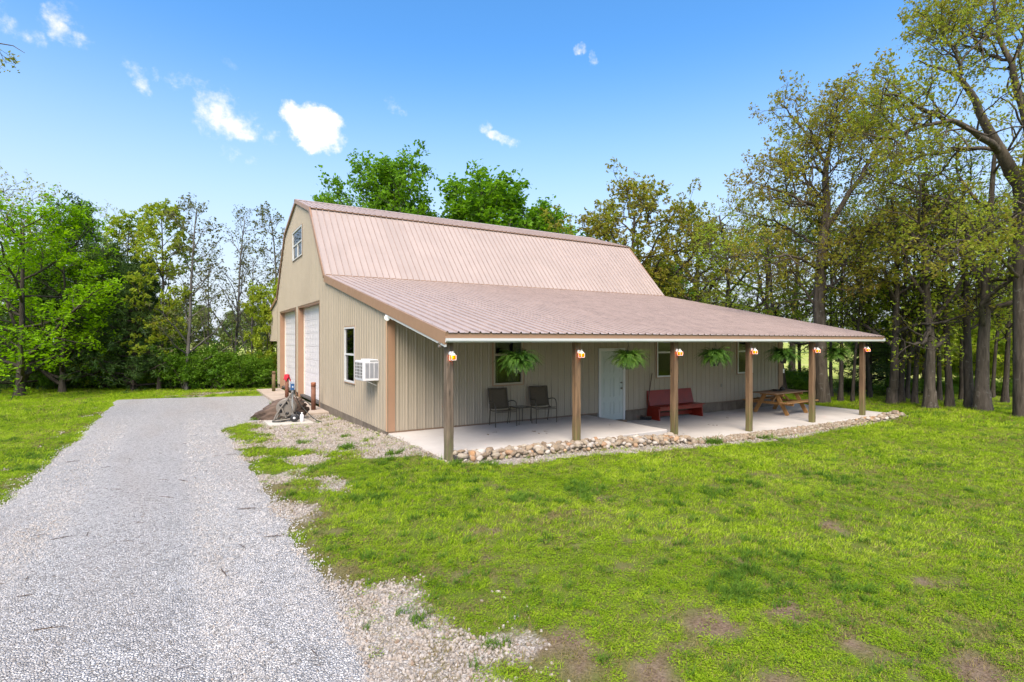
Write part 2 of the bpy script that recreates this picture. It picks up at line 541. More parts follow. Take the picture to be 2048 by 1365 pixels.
def glass_mat():
    t = NT('window_glass')
    g = t.n('ShaderNodeBsdfGlossy'); g.inputs['Roughness'].default_value = .015
    tr = t.n('ShaderNodeBsdfTransparent'); tr.inputs[0].default_value = (.50, .52, .52, 1)
    fr = t.n('ShaderNodeFresnel'); fr.inputs['IOR'].default_value = 1.5
    bmp = t.n('ShaderNodeBump'); bmp.inputs['Strength'].default_value = .04; bmp.inputs['Distance'].default_value = .05
    t.L.new(t.noise(1.5, 2, .5, t.coord('Position')), bmp.inputs['Height'])
    t.L.new(bmp.outputs[0], g.inputs['Normal'])
    ms = t.n('ShaderNodeMixShader'); t.L.new(t.math('MULTIPLY', fr.outputs[0], 1.0, True), ms.inputs[0])
    t.L.new(tr.outputs[0], ms.inputs[1]); t.L.new(g.outputs[0], ms.inputs[2]); t.L.new(ms.outputs[0], t.out.inputs[0])
    return t.m
M['glass'] = glass_mat()


def amber_mat():
    t = NT('amber_glass')
    tr = t.n('ShaderNodeBsdfTransparent'); tr.inputs[0].default_value = (1, .55, .16, 1)
    tl = t.n('ShaderNodeBsdfTranslucent'); tl.inputs[0].default_value = (.9, .42, .08, 1)
    ms = t.n('ShaderNodeMixShader'); ms.inputs[0].default_value = .28
    t.L.new(tr.outputs[0], ms.inputs[1]); t.L.new(tl.outputs[0], ms.inputs[2]); t.L.new(ms.outputs[0], t.out.inputs[0])
    return t.m
M['amber'] = amber_mat()


def emit_mat(name, c, s):
    t = NT(name)
    t.col((.8, .7, .5)); t.p.inputs['Emission Color'].default_value = (*c, 1); t.p.inputs['Emission Strength'].default_value = s
    return t.m
M['bulb'] = emit_mat('glowing_bulb', (1, .45, .10), 3.2)


def stone_mat(name, stops, scale=9):
    t = NT(name)
    ob = t.n('ShaderNodeObjectInfo').outputs['Random']
    rn = t.n('ShaderNodeNewGeometry').outputs['Random Per Island']
    v = t.math('FRACT', t.math('ADD', ob, rn))
    c = t.ramp(v, stops)
    if name == 'grey_pebbles':
        big = t.noise(.5, 4, .6, t.coord('Position', (1.6, .4, 1)))
        c = t.mix(t.map(big, .48, .70, 0, .6), c, (.38, .32, .27))
        c = t.mix(t.map(t.noise(1.7, 4, .6, t.coord('Position')), .52, .72, 0, .4), c, (.23, .22, .215))
    n = t.noise(scale, 6, .7, t.coord('Position'))
    c = t.mix(t.map(n, .35, .75, 0, .6), c, t.mix(.5, c, (.20, .12, .07)))
    c = t.mix(t.map(t.noise(scale * 4, 4, .6, t.coord('Position')), .5, .75, 0, .4), c, (.46, .43, .38))
    t.col(c); t.rough(.9); t.bump(t.noise(scale * 5, 5, .7, t.coord('Position')), .5, .01)
    return t.m
M['field_stone'] = stone_mat('field_stone', [(0, (.14, .095, .06)), (.2, (.29, .25, .19)), (.4, (.20, .14, .085)), (.6, (.34, .30, .245)), (.8, (.18, .13, .085)), (1, (.29, .22, .15))])
M['stone_pale'] = stone_mat('pale_stone', [(0, (.41, .37, .33)), (.5, (.30, .255, .21)), (1, (.48, .44, .40))])
M['stone_rust'] = stone_mat('rusty_stone', [(0, (.34, .18, .08)), (.5, (.28, .16, .09)), (1, (.40, .26, .15))])
M['drive_pebble'] = stone_mat('grey_pebbles', [(0, (.27, .262, .258)), (.3, (.43, .417, .41)), (.55, (.53, .517, .51)), (.8, (.47, .457, .45)), (.95, (.27, .255, .25)), (1, (.38, .31, .25))], 30)
M['white_pebble'] = stone_mat('white_pebbles', [(0, (.22, .19, .165)), (.35, (.36, .325, .295)), (.6, (.31, .26, .215)), (.85, (.42, .39, .36)), (1, (.20, .135, .09))], 20)
M['tan_pebble'] = stone_mat('tan_pebbles', [(0, (.25, .21, .18)), (.3, (.38, .335, .295)), (.6, (.31, .262, .225)), (.85, (.44, .40, .365)), (1, (.18, .14, .11))], 20)


# ------------------------------------------------------------------ ground
EAVE_Y, WALL_L, GAB_W = -3.45, 16.0, 17.35


def drive_edges(y):
    y = np.asarray(y, float)
    l = -6.48 - .12 * smooth(3, 12, y) + .10 * (vnoise(y, y * 0, 1.3, 3, 5) - .5) * 2
    r = np.interp(y, [-20, -9, -7.2, -6, -3.5, 0, 2.2, 4.3, 5.2, 6.0, 7.0], [-3.0, -2.98, -2.92, -2.98, -3.05, -3.1, -3.1, -3.2, -2.5, -1.3, -1.02]) + .22 * (vnoise(y, y * 0 + 3, 1.6, 4, 8) - .5)
    return l, r


def drive_in(x, y):
    """signed distance-like value, positive inside the driveway"""
    l, r = drive_edges(y)
    end = 15.6 - .28 * (np.asarray(x, float) + 6.5) + .3 * (vnoise(x, y * 0, 1.2, 3, 2) - .5)
    return np.minimum(np.minimum(np.asarray(x, float) - l, r - x), end - y)


def slab_in(x, y):
    a = (x > -.02) & (x < 16.87) & (y > -3.46) & (y < 22)
    b = (x > -1.1) & (x <= 0) & (y > 5.97) & (y < 16.5)
    return a | b


def gravel_amt(x, y):
    x = np.asarray(x, float); y = np.asarray(y, float)
    n = vnoise(x, y, 1.7, 4, 1) - .5
    n2 = vnoise(x, y, .8, 3, 4) - .5
    edge = np.interp(y, [-4.0, -3.2, -2.75, -2.1, -.8, -.2, 1.4, 3.5, 5, 7], [.3, 0.0, -.75, -1.4, -2.0, -2.35, -2.55, -2.5, -2.6, -1.2])
    a = smooth(-.25, .45, (x - edge) + n * 1.5) * (x < .1) * (y < 6.5) * (y > -3.6)
    # sparse stones in the worn strip between the drive and the lawn
    e2 = np.interp(y, [-6.0, -4.6, -3.2, -1.8, -.2, 3], [-2.95, -2.35, -1.9, -1.1, -1.9, -2.3])
    a2 = .75 * smooth(-.2, .25, e2 - x + n2 * 1.1) * smooth(.40, .62, vnoise(x, y, 1.1, 4, 11)) * (x > -3.3) * (y > -6.2) * (y < 3.5)
    # white stones at the edge of the drive, close to the camera
    eb = np.interp(y, [-11.5, -9.6, -8.9, -8.4, -7.7, -7.1, -6.4, -6.0], [-2.05, -1.95, -1.82, -1.85, -2.25, -2.55, -2.85, -3.2])
    b = smooth(-.35, .40, (eb - x) + n * 1.3 + n2 * .6) * (.30 + .70 * smooth(.38, .58, vnoise(x, y, 1.5, 4, 14))) * (y < -5.6) * (x > -3.5)
    # strip in front of the fieldstones
    yr = np.interp(x, [-.2, 1, 6, 9, 12, 14.5, 16, 17.5], [-3.55, -4.05, -4.28, -4.35, -4.25, -4.1, -4.0, -3.85])
    c = smooth(-.12, .12, (y - yr) + n * .35) * (y < -3.3) * (x > -.1) * (x < 17.2)
    d = .55 * smooth(.55, .7, vnoise(x, y, 1.3, 4, 21)) * np.exp(-((x + 6.75) / .35) ** 2) * (y < 13)
    e = .7 * smooth(.5, .65, vnoise(x, y, .9, 4, 24)) * (y > 15.0) * (y < 17.2) * (x < -.3) * (x > -5)
    return np.clip(np.maximum.reduce([a, a2, b, c, d, e]), 0, 1)


DIRT = [(-.02, -9.88, .40), (.24, -10.29, .34), (.19, -7.86, .34), (-.6, -9.6, .34), (2.07, -10.09, .35), (-.75, -10.25, .45), (-1.66, -7.6, .35), (-1.7, -9.3, .42),
        (.48, -6.78, .22), (-.99, -6.76, .28), (.83, -8.9, .22), (1.46, -10.5, .3), (-1.5, -10.1, .45), (-.3, -8.4, .2), (1.1, -6.5, .2), (2.9, -8.7, .22), (-2.4, -5.8, .35), (.5, -10.9, .4)]


def dirt_amt(x, y):
    x = np.asarray(x, float); y = np.asarray(y, float)
    n = vnoise(x, y, 3.1, 4, 31) - .5
    tot = np.zeros(x.shape)
    for a, b, r in DIRT:
        d = np.hypot(x - a, (y - b) * 1.15) / r
        tot = np.maximum(tot, smooth(.95, .0, d + n * 3.6))
    tot = np.maximum(tot, .6 * smooth(.72, .82, vnoise(x, y, 1.7, 4, 33)) * smooth(-3.5, -6.5, y) * (x < 6))
    tot = np.maximum(tot, .34 * smooth(-5.5, -8.0, y) * smooth(3.5, .5, x) * smooth(.48, .68, vnoise(x, y, 2.6, 4, 37)))
    tot = np.maximum(tot, .60 * smooth(-2.0, -2.8, x) * (y < -3) * (y > -7.5) * smooth(.4, .6, vnoise(x, y, 2.2, 3, 35)))
    return np.clip(tot, 0, 1)


def build_ground():
    def axis(a, b, st):
        core = np.arange(a, b + 1e-6, st)
        out = []; v = st; p = 0
        while p < 900: v *= 1.22; p += v; out.append(p)
        out = np.array(out)
        return np.concatenate([a - out[::-1], core, core[-1] + out])
    xs = axis(-13, 27, .2); ys = axis(-13.5, 30, .2)
    X, Y = np.meshgrid(xs, ys)
    Z = gz(X, Y)
    far = np.hypot(X - 5, Y - 2)
    Z = Z + .018 * (vnoise(X, Y, 1.6, 4, 41) - .5) * 2 * (far < 60) - .02 * drive_in(X, Y).clip(0, 1) + np.where(slab_in(X, Y), -.06, 0)
    Z += smooth(40, 160, far) * (vnoise(X, Y, .015, 2, 43) - .5) * 1.5
    nx, ny = len(xs), len(ys)
    v = np.stack([X, Y, Z], -1).reshape(-1, 3)
    i = np.arange(nx * ny).reshape(ny, nx)
    f = np.stack([i[:-1, :-1], i[:-1, 1:], i[1:, 1:], i[1:, :-1]], -1).reshape(-1, 4)
    t = NT('lawn_ground')
    pos = t.coord('Position')
    g1 = t.noise(.55, 5, .6, pos); g2 = t.noise(5, 5, .65, pos); g3 = t.noise(45, 3, .6, pos)
    turf = t.ramp(t.math('ADD', t.math('MULTIPLY', g1, .6), t.math('MULTIPLY', g2, .4)), [(.30, (.085, .145, .010)), (.45, (.160, .245, .013)), (.58, (.21, .30, .018)), (.72, (.25, .30, .035))])
    turf = t.mix(t.map(g3, .42, .70, 0, .35), turf, (.07, .085, .015))
    turf = t.mix(t.map(t.attr('bladed'), 0, 1, 0, .8), turf, t.mix(g2, (.060, .085, .014), (.095, .115, .026)))
    soil = t.mix(t.map(g3, .35, .65), (.105, .066, .044), (.20, .14, .10))
    soil = t.mix(t.map(g2, .5, .7, 0, .5), soil, (.24, .185, .13))
    vc = t.voro(34, pos, 'F1', 'Color'); vd = t.voro(34, pos, 'DISTANCE_TO_EDGE')
    s = t.n('ShaderNodeSeparateColor'); t.L.new(vc, s.inputs[0])
    stone = t.ramp(s.outputs[0], [(0, (.22, .19, .16)), (.4, (.36, .325, .29)), (.75, (.44, .405, .37)), (1, (.28, .225, .17))])
    stone = t.mix(t.map(vd, 0, .10, .8, 0), stone, (.10, .08, .06))
    field = t.ramp(t.noise(.08, 4, .6, pos), [(.3, (.22, .30, .05)), (.5, (.32, .36, .09)), (.7, (.40, .38, .15))])
    c = t.mix(t.math('MULTIPLY', t.attr('dirt'), 1.0), turf, soil)
    c = t.mix(t.map(t.math('ADD', t.attr('gravel'), t.math('MULTIPLY', t.math('SUBTRACT', g2, .5), .5)), .35, .6), c, stone)
    c = t.mix(t.attr('field'), c, field)
    c = t.mix(t.attr('litter'), c, t.mix(t.map(g2, .35, .6), (.14, .11, .055), (.11, .15, .025)))
    t.col(c); t.rough(.95); t.p.inputs['Specular IOR Level'].default_value = .1
    t.bump(t.math('ADD', g3, t.math('MULTIPLY', vd, t.attr('gravel'))), .6, .03)
    me = np_mesh('lawn', v, f, t.m, True)
    def at_(n, val):
        a = me.attributes.new(n, 'FLOAT', 'POINT'); a.data.foreach_set('value', val.astype(np.float32).ravel())
    gr = np.maximum(gravel_amt(X, Y), smooth(.05, .4, drive_in(X, Y)))
    at_('gravel', gr); at_('dirt', dirt_amt(X, Y))
    # distance into the wood and the pastures past it
    rw = (X - 4) * .80 + (Y + 6) * .60
    fld = np.where(X > 6, smooth(27, 33, rw + 5 * (vnoise(X, Y, .15, 3, 51) - .5)), smooth(27, 31, Y + 2 * (vnoise(X, Y, .2, 3, 52) - .5)))
    at_('field', fld)
    at_('bladed', smooth(24, 13, np.hypot(X - 1, Y + 8)))
    lit = smooth(20.5, 24, X + .35 * Y + 4 * (vnoise(X, Y, .3, 3, 53) - .5)) * (1 - fld) * (X > 8) * .75
    at_('litter', lit)
    return tag(link('lawn', me), kind='structure')


ground = build_ground()


def build_drive():
    xs = np.arange(-7.2, -.9, .11); ys = np.arange(-17, 16.4, .14)
    X, Y = np.meshgrid(xs, ys)
    d = drive_in(X, Y)
    crown = .02 * np.exp(-((X + 4.8) / 1.1) ** 2)
    rut = -.012 * (np.exp(-((X + 5.6) / .3) ** 2) + np.exp(-((X + 3.95) / .3) ** 2))
    Z = gz(X, Y) - .02 + .028 * smooth(-.05, .22, d) - .07 * smooth(.02, -.25, d) + crown + rut + .012 * (vnoise(X, Y, 2.5, 3, 61) - .5)
    nx, ny = len(xs), len(ys)
    i = np.arange(nx * ny).reshape(ny, nx)
    f = np.stack([i[:-1, :-1], i[:-1, 1:], i[1:, 1:], i[1:, :-1]], -1).reshape(-1, 4)
    keep = d.reshape(-1)[f].max(1) > -.3
    t = NT('drive_gravel')
    pos = t.coord('Position')
    vc = t.voro(48, pos, 'F1', 'Color'); vd = t.voro(48, pos, 'DISTANCE_TO_EDGE')
    s = t.n('ShaderNodeSeparateColor'); t.L.new(vc, s.inputs[0])
    c = t.ramp(s.outputs[0], [(0, (.28, .27, .26)), (.25, (.50, .485, .47)), (.6, (.66, .645, .635)), (.9, (.57, .555, .545)), (1, (.27, .24, .21))])
    c = t.mix(t.map(vd, 0, .09, .75, 0), c, (.14, .135, .135))
    big = t.noise(.45, 4, .6, t.coord('Position', (1.6, .35, 1)))
    c = t.mix(t.map(big, .50, .72, 0, .35), c, (.40, .33, .28))
    mid = t.noise(2.3, 5, .7, pos)
    c = t.mix(t.map(mid, .55, .75, 0, .35), c, (.24, .24, .25))
    t.col(c); t.rough(.92); t.p.inputs['Specular IOR Level'].default_value = .2
    t.bump(t.math('ADD', t.map(vd, 0, .25), t.math('MULTIPLY', t.noise(90, 3, .6, pos), .6)), .9, .02)
    me = np_mesh('driveway', np.stack([X, Y, Z], -1).reshape(-1, 3), f[keep], t.m, True)
    return tag(link('driveway', me), kind='structure')


build_drive()

# slabs
mb = MB(); mb.box(0, 6.1, -3.125, -.03, -.3, .31, .012)
porch_slab = mb.build('porch_slab', M['concrete']); tag(porch_slab, kind='structure')
mb = MB(); mb.box(6.105, 16.85, -3.47, -.03, -.35, 0, .012); mb.box(16.06, 16.848, -.028, .9, -.35, -.002, .012)
lower = mb.build('patio_slab', M['concrete']); tag(lower, kind='structure')
mb = MB(); mb.box(-1.08, -.005, 5.97, 16.5, -.2, .15, .015)
tag(mb.build('apron_slab', paint('apron_concrete', (.36, .29, .235), .9, .18, 1.5, bump=.2, grime=((.2, .15, .11), .5))), kind='structure')


# ------------------------------------------------------------------ barn
barn = empty('barn', (0, 0, 0), 0, 'beige gambrel metal barn with a pink-tan ribbed roof and a long front porch', 'barn')
PITCH, PANEL = .2286, .9144
RIB_WALL = [(0, 0), (.014, .020), (.040, .020), (.056, 0), (.098, 0), (.105, .0045), (.121, .0045), (.128, 0), (.166, 0), (.173, .0045), (.189, .0045), (.196, 0)]
RIB_ROOF = [(0, 0), (.014, .030), (.036, .030), (.050, 0), (.125, 0), (.132, .004), (.150, .004), (.157, 0)]


def profile(n, ribs):
    return [(k * PITCH + a, h) for k in range(n) for a, h in ribs] + [(n * PITCH, 0)]


def hprof(a, prof):
    return float(np.interp(a, [p[0] for p in prof], [p[1] for p in prof]))


MF = lambda u, n, z: (u, -n, z)            # front wall frame
MG = lambda u, n, z: (-n, u, z)            # gable frame
MGX = lambda x0: (lambda u, n, z: (x0 + n, u, z))


def siding(frame, a0, a1, zb, zt, openings, mat):
    """ribbed wall panels, one object each, cut round the openings and under the roof"""
    prof = profile(4, RIB_WALL)
    k = 0
    a = a0
    while a < a1 - .02:
        e = min(a + PANEL, a1)
        bps = sorted(set([round(a + p[0], 4) for p in prof if a + p[0] <= e + 1e-6] + [round(e, 4)] + [round(o[i], 4) for o in openings for i in (0, 1) if a < o[i] < e]))
        mb = MB()
        for u0, u1 in zip(bps[:-1], bps[1:]):
            h0, h1 = hprof(u0 - a, prof), hprof(u1 - a, prof)
            segs = [(zb, None)]
            mid = (u0 + u1) / 2
            cuts = sorted([(o[2], o[3]) for o in openings if o[0] < mid < o[1]])
            z = zb; spans = []
            for c0, c1 in cuts:
                if c0 > z: spans.append(((z, z), (c0, c0)))
                z = max(z, c1)
            t0, t1 = zt(u0), zt(u1)
            if t0 > z or t1 > z: spans.append(((z, z), (max(t0, z), max(t1, z))))
            for (l0, l1), (m0, m1) in spans:
                mb.add([frame(u0, h0, l0), frame(u1, h1, l1), frame(u1, h1, m1), frame(u0, h0, m0)], [(0, 1, 2, 3)])
        if mb.v: mb.build('siding_panel', mat, barn, fix=False)
        a = e


def roof_z(y):
    """underside of the roof along the gable"""
    return float(np.interp(y, [-3.45, 6.45, 8.97, 11.9, 14.83, 17.35, 20.8], [2.655, 4.72, 7.55, 8.49, 7.55, 4.72, 4.0]))


WIN_F = [(2.89, 3.82, 1.33, 2.93), (9.03, 9.96, 1.32, 2.93), (13.2, 14.13, 1.31, 2.93)]
DOOR = (6.55, 7.62, .06, 2.29)
siding(MF, .0, WALL_L, .335, lambda u: 3.36, WIN_F + [DOOR], M['siding'])
WIN_G = [(2.80, 3.93, 1.30, 2.92)]
WIN_U = (10.66, 12.84, 6.03, 7.27)
GD = [(7.40, 11.50, .15, 3.92), (12.14, 16.42, .15, 3.92)]
siding(MG, 0.0, GAB_W, .335, lambda u: roof_z(u) - .02, WIN_G + [WIN_U] + GD, M['siding'])
# plain far walls
mb = MB()
mb.add([(WALL_L, 0, -.1), (WALL_L, GAB_W, -.1), (WALL_L, GAB_W, 4.7), (WALL_L, 14.83, 7.5), (WALL_L, 11.9, 8.44), (WALL_L, 8.97, 7.5), (WALL_L, 6.45, 4.68), (WALL_L, 0, 3.33)], [tuple(range(8))])
mb.add([(0, GAB_W, 0), (WALL_L, GAB_W, 0), (WALL_L, GAB_W, 4.7), (0, GAB_W, 4.7)], [(0, 1, 2, 3)])
mb.build('rear_wall', M['siding'], barn, fix=False)
mb = MB(); mb.box(.05, WALL_L - .05, .05, GAB_W - .05, .2, .27)
mb.build('inside_floor', M['floor_in'], barn)
mb = MB(); mb.box(.02, WALL_L - .02, 5.2, 5.3, .27, 3.9)
mb.build('inside_wall', paint('inside_wall_paint', (.05, .045, .04), .9, .1, 1), barn)
mb = MB(); mb.box(.1, WALL_L - .1, 5.0, 17.0, 4.0, 4.1)
mb.build('loft_floor', M['floor_in'], barn)
# foundation: cast stem wall in lifts
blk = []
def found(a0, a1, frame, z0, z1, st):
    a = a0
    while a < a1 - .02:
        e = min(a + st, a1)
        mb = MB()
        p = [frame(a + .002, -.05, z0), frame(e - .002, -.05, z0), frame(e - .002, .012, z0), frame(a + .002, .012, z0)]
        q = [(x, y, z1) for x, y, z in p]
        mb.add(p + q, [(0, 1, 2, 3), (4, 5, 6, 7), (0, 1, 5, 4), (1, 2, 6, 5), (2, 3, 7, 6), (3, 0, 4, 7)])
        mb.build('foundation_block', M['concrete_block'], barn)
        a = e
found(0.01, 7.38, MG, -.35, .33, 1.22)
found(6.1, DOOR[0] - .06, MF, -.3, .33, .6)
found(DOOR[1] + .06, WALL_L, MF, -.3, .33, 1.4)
mb = MB(); mb.box(0.0, DOOR[0] - .06, -.033, -.022, .312, .345); mb.box(DOOR[1] + .06, WALL_L, -.033, -.022, .318, .345)
mb.build('base_trim', M['dark_trim'], barn)

# roof slopes
RX0, NP = -.07, 18
RL = NP * PANEL


def slope(p0, p1, mat, wav=0.0):
    """one panel (shared mesh) repeated along the slope; p = (y, z)"""
    prof = profile(4, RIB_ROOF)
    d = Vector((0, p1[0] - p0[0], p1[1] - p0[1])).normalized()
    nrm = Vector((1, 0, 0)).cross(d)
    if nrm.z < 0: nrm = -nrm
    mb = MB()
    for (a, h0), (b, h1) in zip(prof[:-1], prof[1:]):
        A0 = Vector((a, *p0)) + nrm * h0; B0 = Vector((b, *p0)) + nrm * h1
        A1 = Vector((a, *p1)) + nrm * h0; B1 = Vector((b, *p1)) + nrm * h1
        mb.add([A0, B0, B1, A1], [(0, 1, 2, 3)])
    me = mb.mesh('roof_panel', [mat, M['rib_side']], False)
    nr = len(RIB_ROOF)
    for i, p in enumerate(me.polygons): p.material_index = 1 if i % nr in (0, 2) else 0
    for k in range(NP):
        link('roof_panel', me, barn, (RX0 + k * PANEL, 0, rnd.uniform(-.0012, .0012)))
    return nrm


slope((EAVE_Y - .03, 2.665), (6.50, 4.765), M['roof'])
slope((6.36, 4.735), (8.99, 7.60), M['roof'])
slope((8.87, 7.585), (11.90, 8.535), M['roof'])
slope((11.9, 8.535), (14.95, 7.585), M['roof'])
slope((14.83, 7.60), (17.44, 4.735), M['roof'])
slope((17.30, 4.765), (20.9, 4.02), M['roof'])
RX1 = RX0 + RL
mb = MB(); mb.prism([(11.74, 8.52), (11.9, 8.585), (12.06, 8.52), (12.06, 8.50), (11.9, 8.565), (11.74, 8.50)], 'x', RX0 - .03, RX1 + .03)
mb.build('ridge_cap', M['roof'], barn)
# dark closure strips where one slope laps over the next
mb = MB(); mb.bar((RX0, 6.40, 4.775), (RX1, 6.40, 4.775), .05, .020)
mb.build('transition_flashing', M['trim'], barn)
mb = MB(); mb.bar((RX0, 8.90, 7.575), (RX1, 8.90, 7.575), .05, .03); mb.bar((RX0, 14.92, 7.575), (RX1, 14.92, 7.575), .05, .03)
mb.build('upper_flashing', M['trim'], barn)
# screws over the low slope
mb = MB()
dy, dz = 6.5 - (EAVE_Y - .03), 4.765 - 2.665
for r_ in range(15):
    tt = (r_ + .35) / 15
    for k in range(NP * 4):
        if rnd.random() < .12: continue
        x = RX0 + k * PITCH + .085 + rnd.uniform(-.012, .012)
        y, z = EAVE_Y - .03 + dy * tt + rnd.uniform(-.03, .03), 2.665 + dz * tt
        s = .011
        mb.add([(x - s, y - s, z + .001), (x + s, y - s, z + .001), (x, y + s, z + .001), (x, y, z + .014)], [(0, 1, 3), (1, 2, 3), (2, 0, 3)])
o = mb.build('roof_screws', paint('screw_washer', (.10, .07, .06), .5), barn); tag(o, kind='stuff')
# rake trim on both gables
RAKE = [(EAVE_Y - .02, 2.60), (6.42, 4.69), (8.94, 7.53), (11.9, 8.48), (14.86, 7.53), (17.38, 4.69), (20.88, 3.95)]
def rake(x0, x1, name):
    ws = [.235, .15, .15, .12, .12, .16]
    tops = []
    for i in range(6):
        a, b = Vector((RAKE[i][0], RAKE[i][1] + .075)), Vector((RAKE[i + 1][0], RAKE[i + 1][1] + .075))
        d = (b - a).normalized(); nn = Vector((-d.y, d.x)); nn = nn if nn.y < 0 else -nn
        w = ws[i]
        nseg = 3 if i == 0 else 1
        for k in range(nseg):
            p = a.lerp(b, k / nseg) + d * (.002 if k else 0); q = a.lerp(b, (k + 1) / nseg) - d * .002
            mb = MB(); off = .0015 * (i % 2) + .001 * (k % 2)
            mb.prism([tuple(p), tuple(q), tuple(q + nn * w), tuple(p + nn * w)], 'x', x0 - off, x1 + off)
            mb.build(name, M['trim'], barn)
rake(-.085, -.028, 'rake_trim')
rake(RX1 - .03, RX1 + .02, 'rake_trim')
# white board under the rake over the porch
mb = MB(); mb.bar((-.055, EAVE_Y + .02, 2.42), (-.055, 0.0, 3.135), .04, .032, (1, 0, 0))
mb.build('rake_board', M['white_trim'], barn)
# eave: tan fascia, white gutter board
mb = MB(); mb.box(-.08, RX1 + .01, EAVE_Y - .005, EAVE_Y + .02, 2.565, 2.655)
mb.build('fascia', M['trim'], barn)
mb = MB(); mb.prism([(EAVE_Y - .03, 2.563), (EAVE_Y + .03, 2.563), (EAVE_Y + .03, 2.485), (EAVE_Y - .005, 2.485), (EAVE_Y - .03, 2.515)], 'x', -.07, RX1 - .05)
gut = mb.build('gutter', M['white_trim'], barn)
mb = MB(); mb.prism([(EAVE_Y - .035, 2.60), (EAVE_Y + .06, 2.60), (EAVE_Y + .06, 2.48), (EAVE_Y - .0, 2.48), (EAVE_Y - .035, 2.51)], 'x', RX1 - .048, RX1 + .03)
mb.build('gutter_end_cap', M['white_trim'], gut)
# beam on the posts, rafters behind it
mb = MB(); mb.box(.02, RX1 - .06, EAVE_Y + .16, EAVE_Y + .30, 2.50, 2.63)
mb.build('porch_beam', M['post'], barn)
me = None
for k in range(14):
    x = .35 + k * 1.21
    mb = MB(); mb.bar((x, EAVE_Y + .05, 2.60), (x, -.02, 3.31), .045, .11)
    mb.build('rafter', M['post'], barn)
# corner trim
mb = MB(); mb.box(.0, .17, -.030, -.0225, .345, 3.30)
mb.build('corner_trim', M['trim'], barn)
mb = MB(); mb.box(-.030, -.0225, -.030, .065, .345, 3.30)
mb.build('corner_trim', paint('corner_trim_paint', (.50, .31, .19), .45, .06, 1.2), barn)
mb = MB(); mb.box(WALL_L - .26, WALL_L + .03, -.032, -.0225, .345, 3.30)
mb.build('corner_trim', M['trim'], barn)
mb = MB(); mb.box(-.028, .002, GAB_W - .08, GAB_W + .01, .345, 4.6)
mb.build('corner_trim', M['siding'], barn)

# posts
PX = [.11, 3.17, 6.26, 9.27, 12.41, 15.46]
for i, x in enumerate(PX):
    a = .078
    zb = [.16, .05, -.05, -.02, -.02, -.02][i]
    nz = 14
    vs = []; fs = []
    rr = random.Random(40 + i)
    for k in range(nz + 1):
        z = zb + (2.50 - zb) * k / nz
        for sx, sy in ((-1, -1), (1, -1), (1, 1), (-1, 1)):
            c = a - rr.uniform(0, .008)
            b = .016
            cx, cy = x + sx * c, -3.20 + sy * c
            # bevelled corner = two verts
            if sx * sy > 0: vs += [(cx, cy - sy * b, z), (cx - sx * b, cy, z)][::1]
            else: vs += [(cx - sx * b, cy, z), (cx, cy - sy * b, z)]
    for k in range(nz):
        for j in range(8):
            j2 = (j + 1) % 8
            fs.append((k * 8 + j, k * 8 + j2, (k + 1) * 8 + j2, (k + 1) * 8 + j))
    fs.append(tuple(range(8))); fs.append(tuple(nz * 8 + j for j in range(8)))
    mb = MB(); mb.add(vs, fs)
    mb.build('porch_post', M['post_grey'] if i == 0 else M['post'], barn)


def fbox(mb, F, u0, u1, n0, n1, z0, z1):
    c = [F(u, n, z) for z in (z0, z1) for u, n in ((u0, n0), (u1, n0), (u1, n1), (u0, n1))]
    mb.add(c, [(3, 2, 1, 0), (4, 5, 6, 7), (0, 1, 5, 4), (1, 2, 6, 5), (2, 3, 7, 6), (3, 0, 4, 7)])


def window(F, u0, u1, z0, z1, mullion=False, trim='trim', fm='white_trim'):
    e = .05
    mb = MB()   # white frame standing a little proud of the siding
    fbox(mb, F, u0, u0 + e, -.06, .034, z0, z1); fbox(mb, F, u1 - e, u1, -.06, .034, z0, z1)
    fbox(mb, F, u0 + e, u1 - e, -.06, .033, z1 - e, z1); fbox(mb, F, u0 + e, u1 - e, -.06, .033, z0, z0 + e)
    w = mb.build('window', M[fm], barn)
    mb = MB()   # J trim round it
    t = .028
    fbox(mb, F, u0 - t, u0 - .001, 0, .027, z0 - t, z1 + t); fbox(mb, F, u1 + .001, u1 + t, 0, .027, z0 - t, z1 + t)
    fbox(mb, F, u0 - .001, u1 + .001, 0, .026, z1 + .001, z1 + t); fbox(mb, F, u0 - .001, u1 + .001, 0, .038, z0 - t, z0 - .001)
    mb.build('window_trim', M[trim], w)
    zm = (z0 + z1) / 2 + .01
    mb = MB(); fbox(mb, F, u0 + e, u1 - e, -.02, .018, zm - .028, zm + .028)
    if mullion: fbox(mb, F, (u0 + u1) / 2 - .04, (u0 + u1) / 2 + .04, -.03, .016, z0 + e, zm - .028)
    mb.build('sash', M[fm], w)
    for (a, b, n) in ((z0 + e, zm - .028, -.018), (zm + .028, z1 - e, -.004)):
        mb = MB(); fbox(mb, F, u0 + e, u1 - e, n - .004, n, a, b)
        mb.build('pane', M['glass'], w)
    return w


w1 = window(MF, *WIN_F[0], trim='trim', fm='siding')
w2 = window(MF, *WIN_F[1]); w3 = window(MF, *WIN_F[2])
wg = window(MG, *WIN_G[0])
wu = window(MG, *WIN_U, mullion=True, trim='dark_trim')
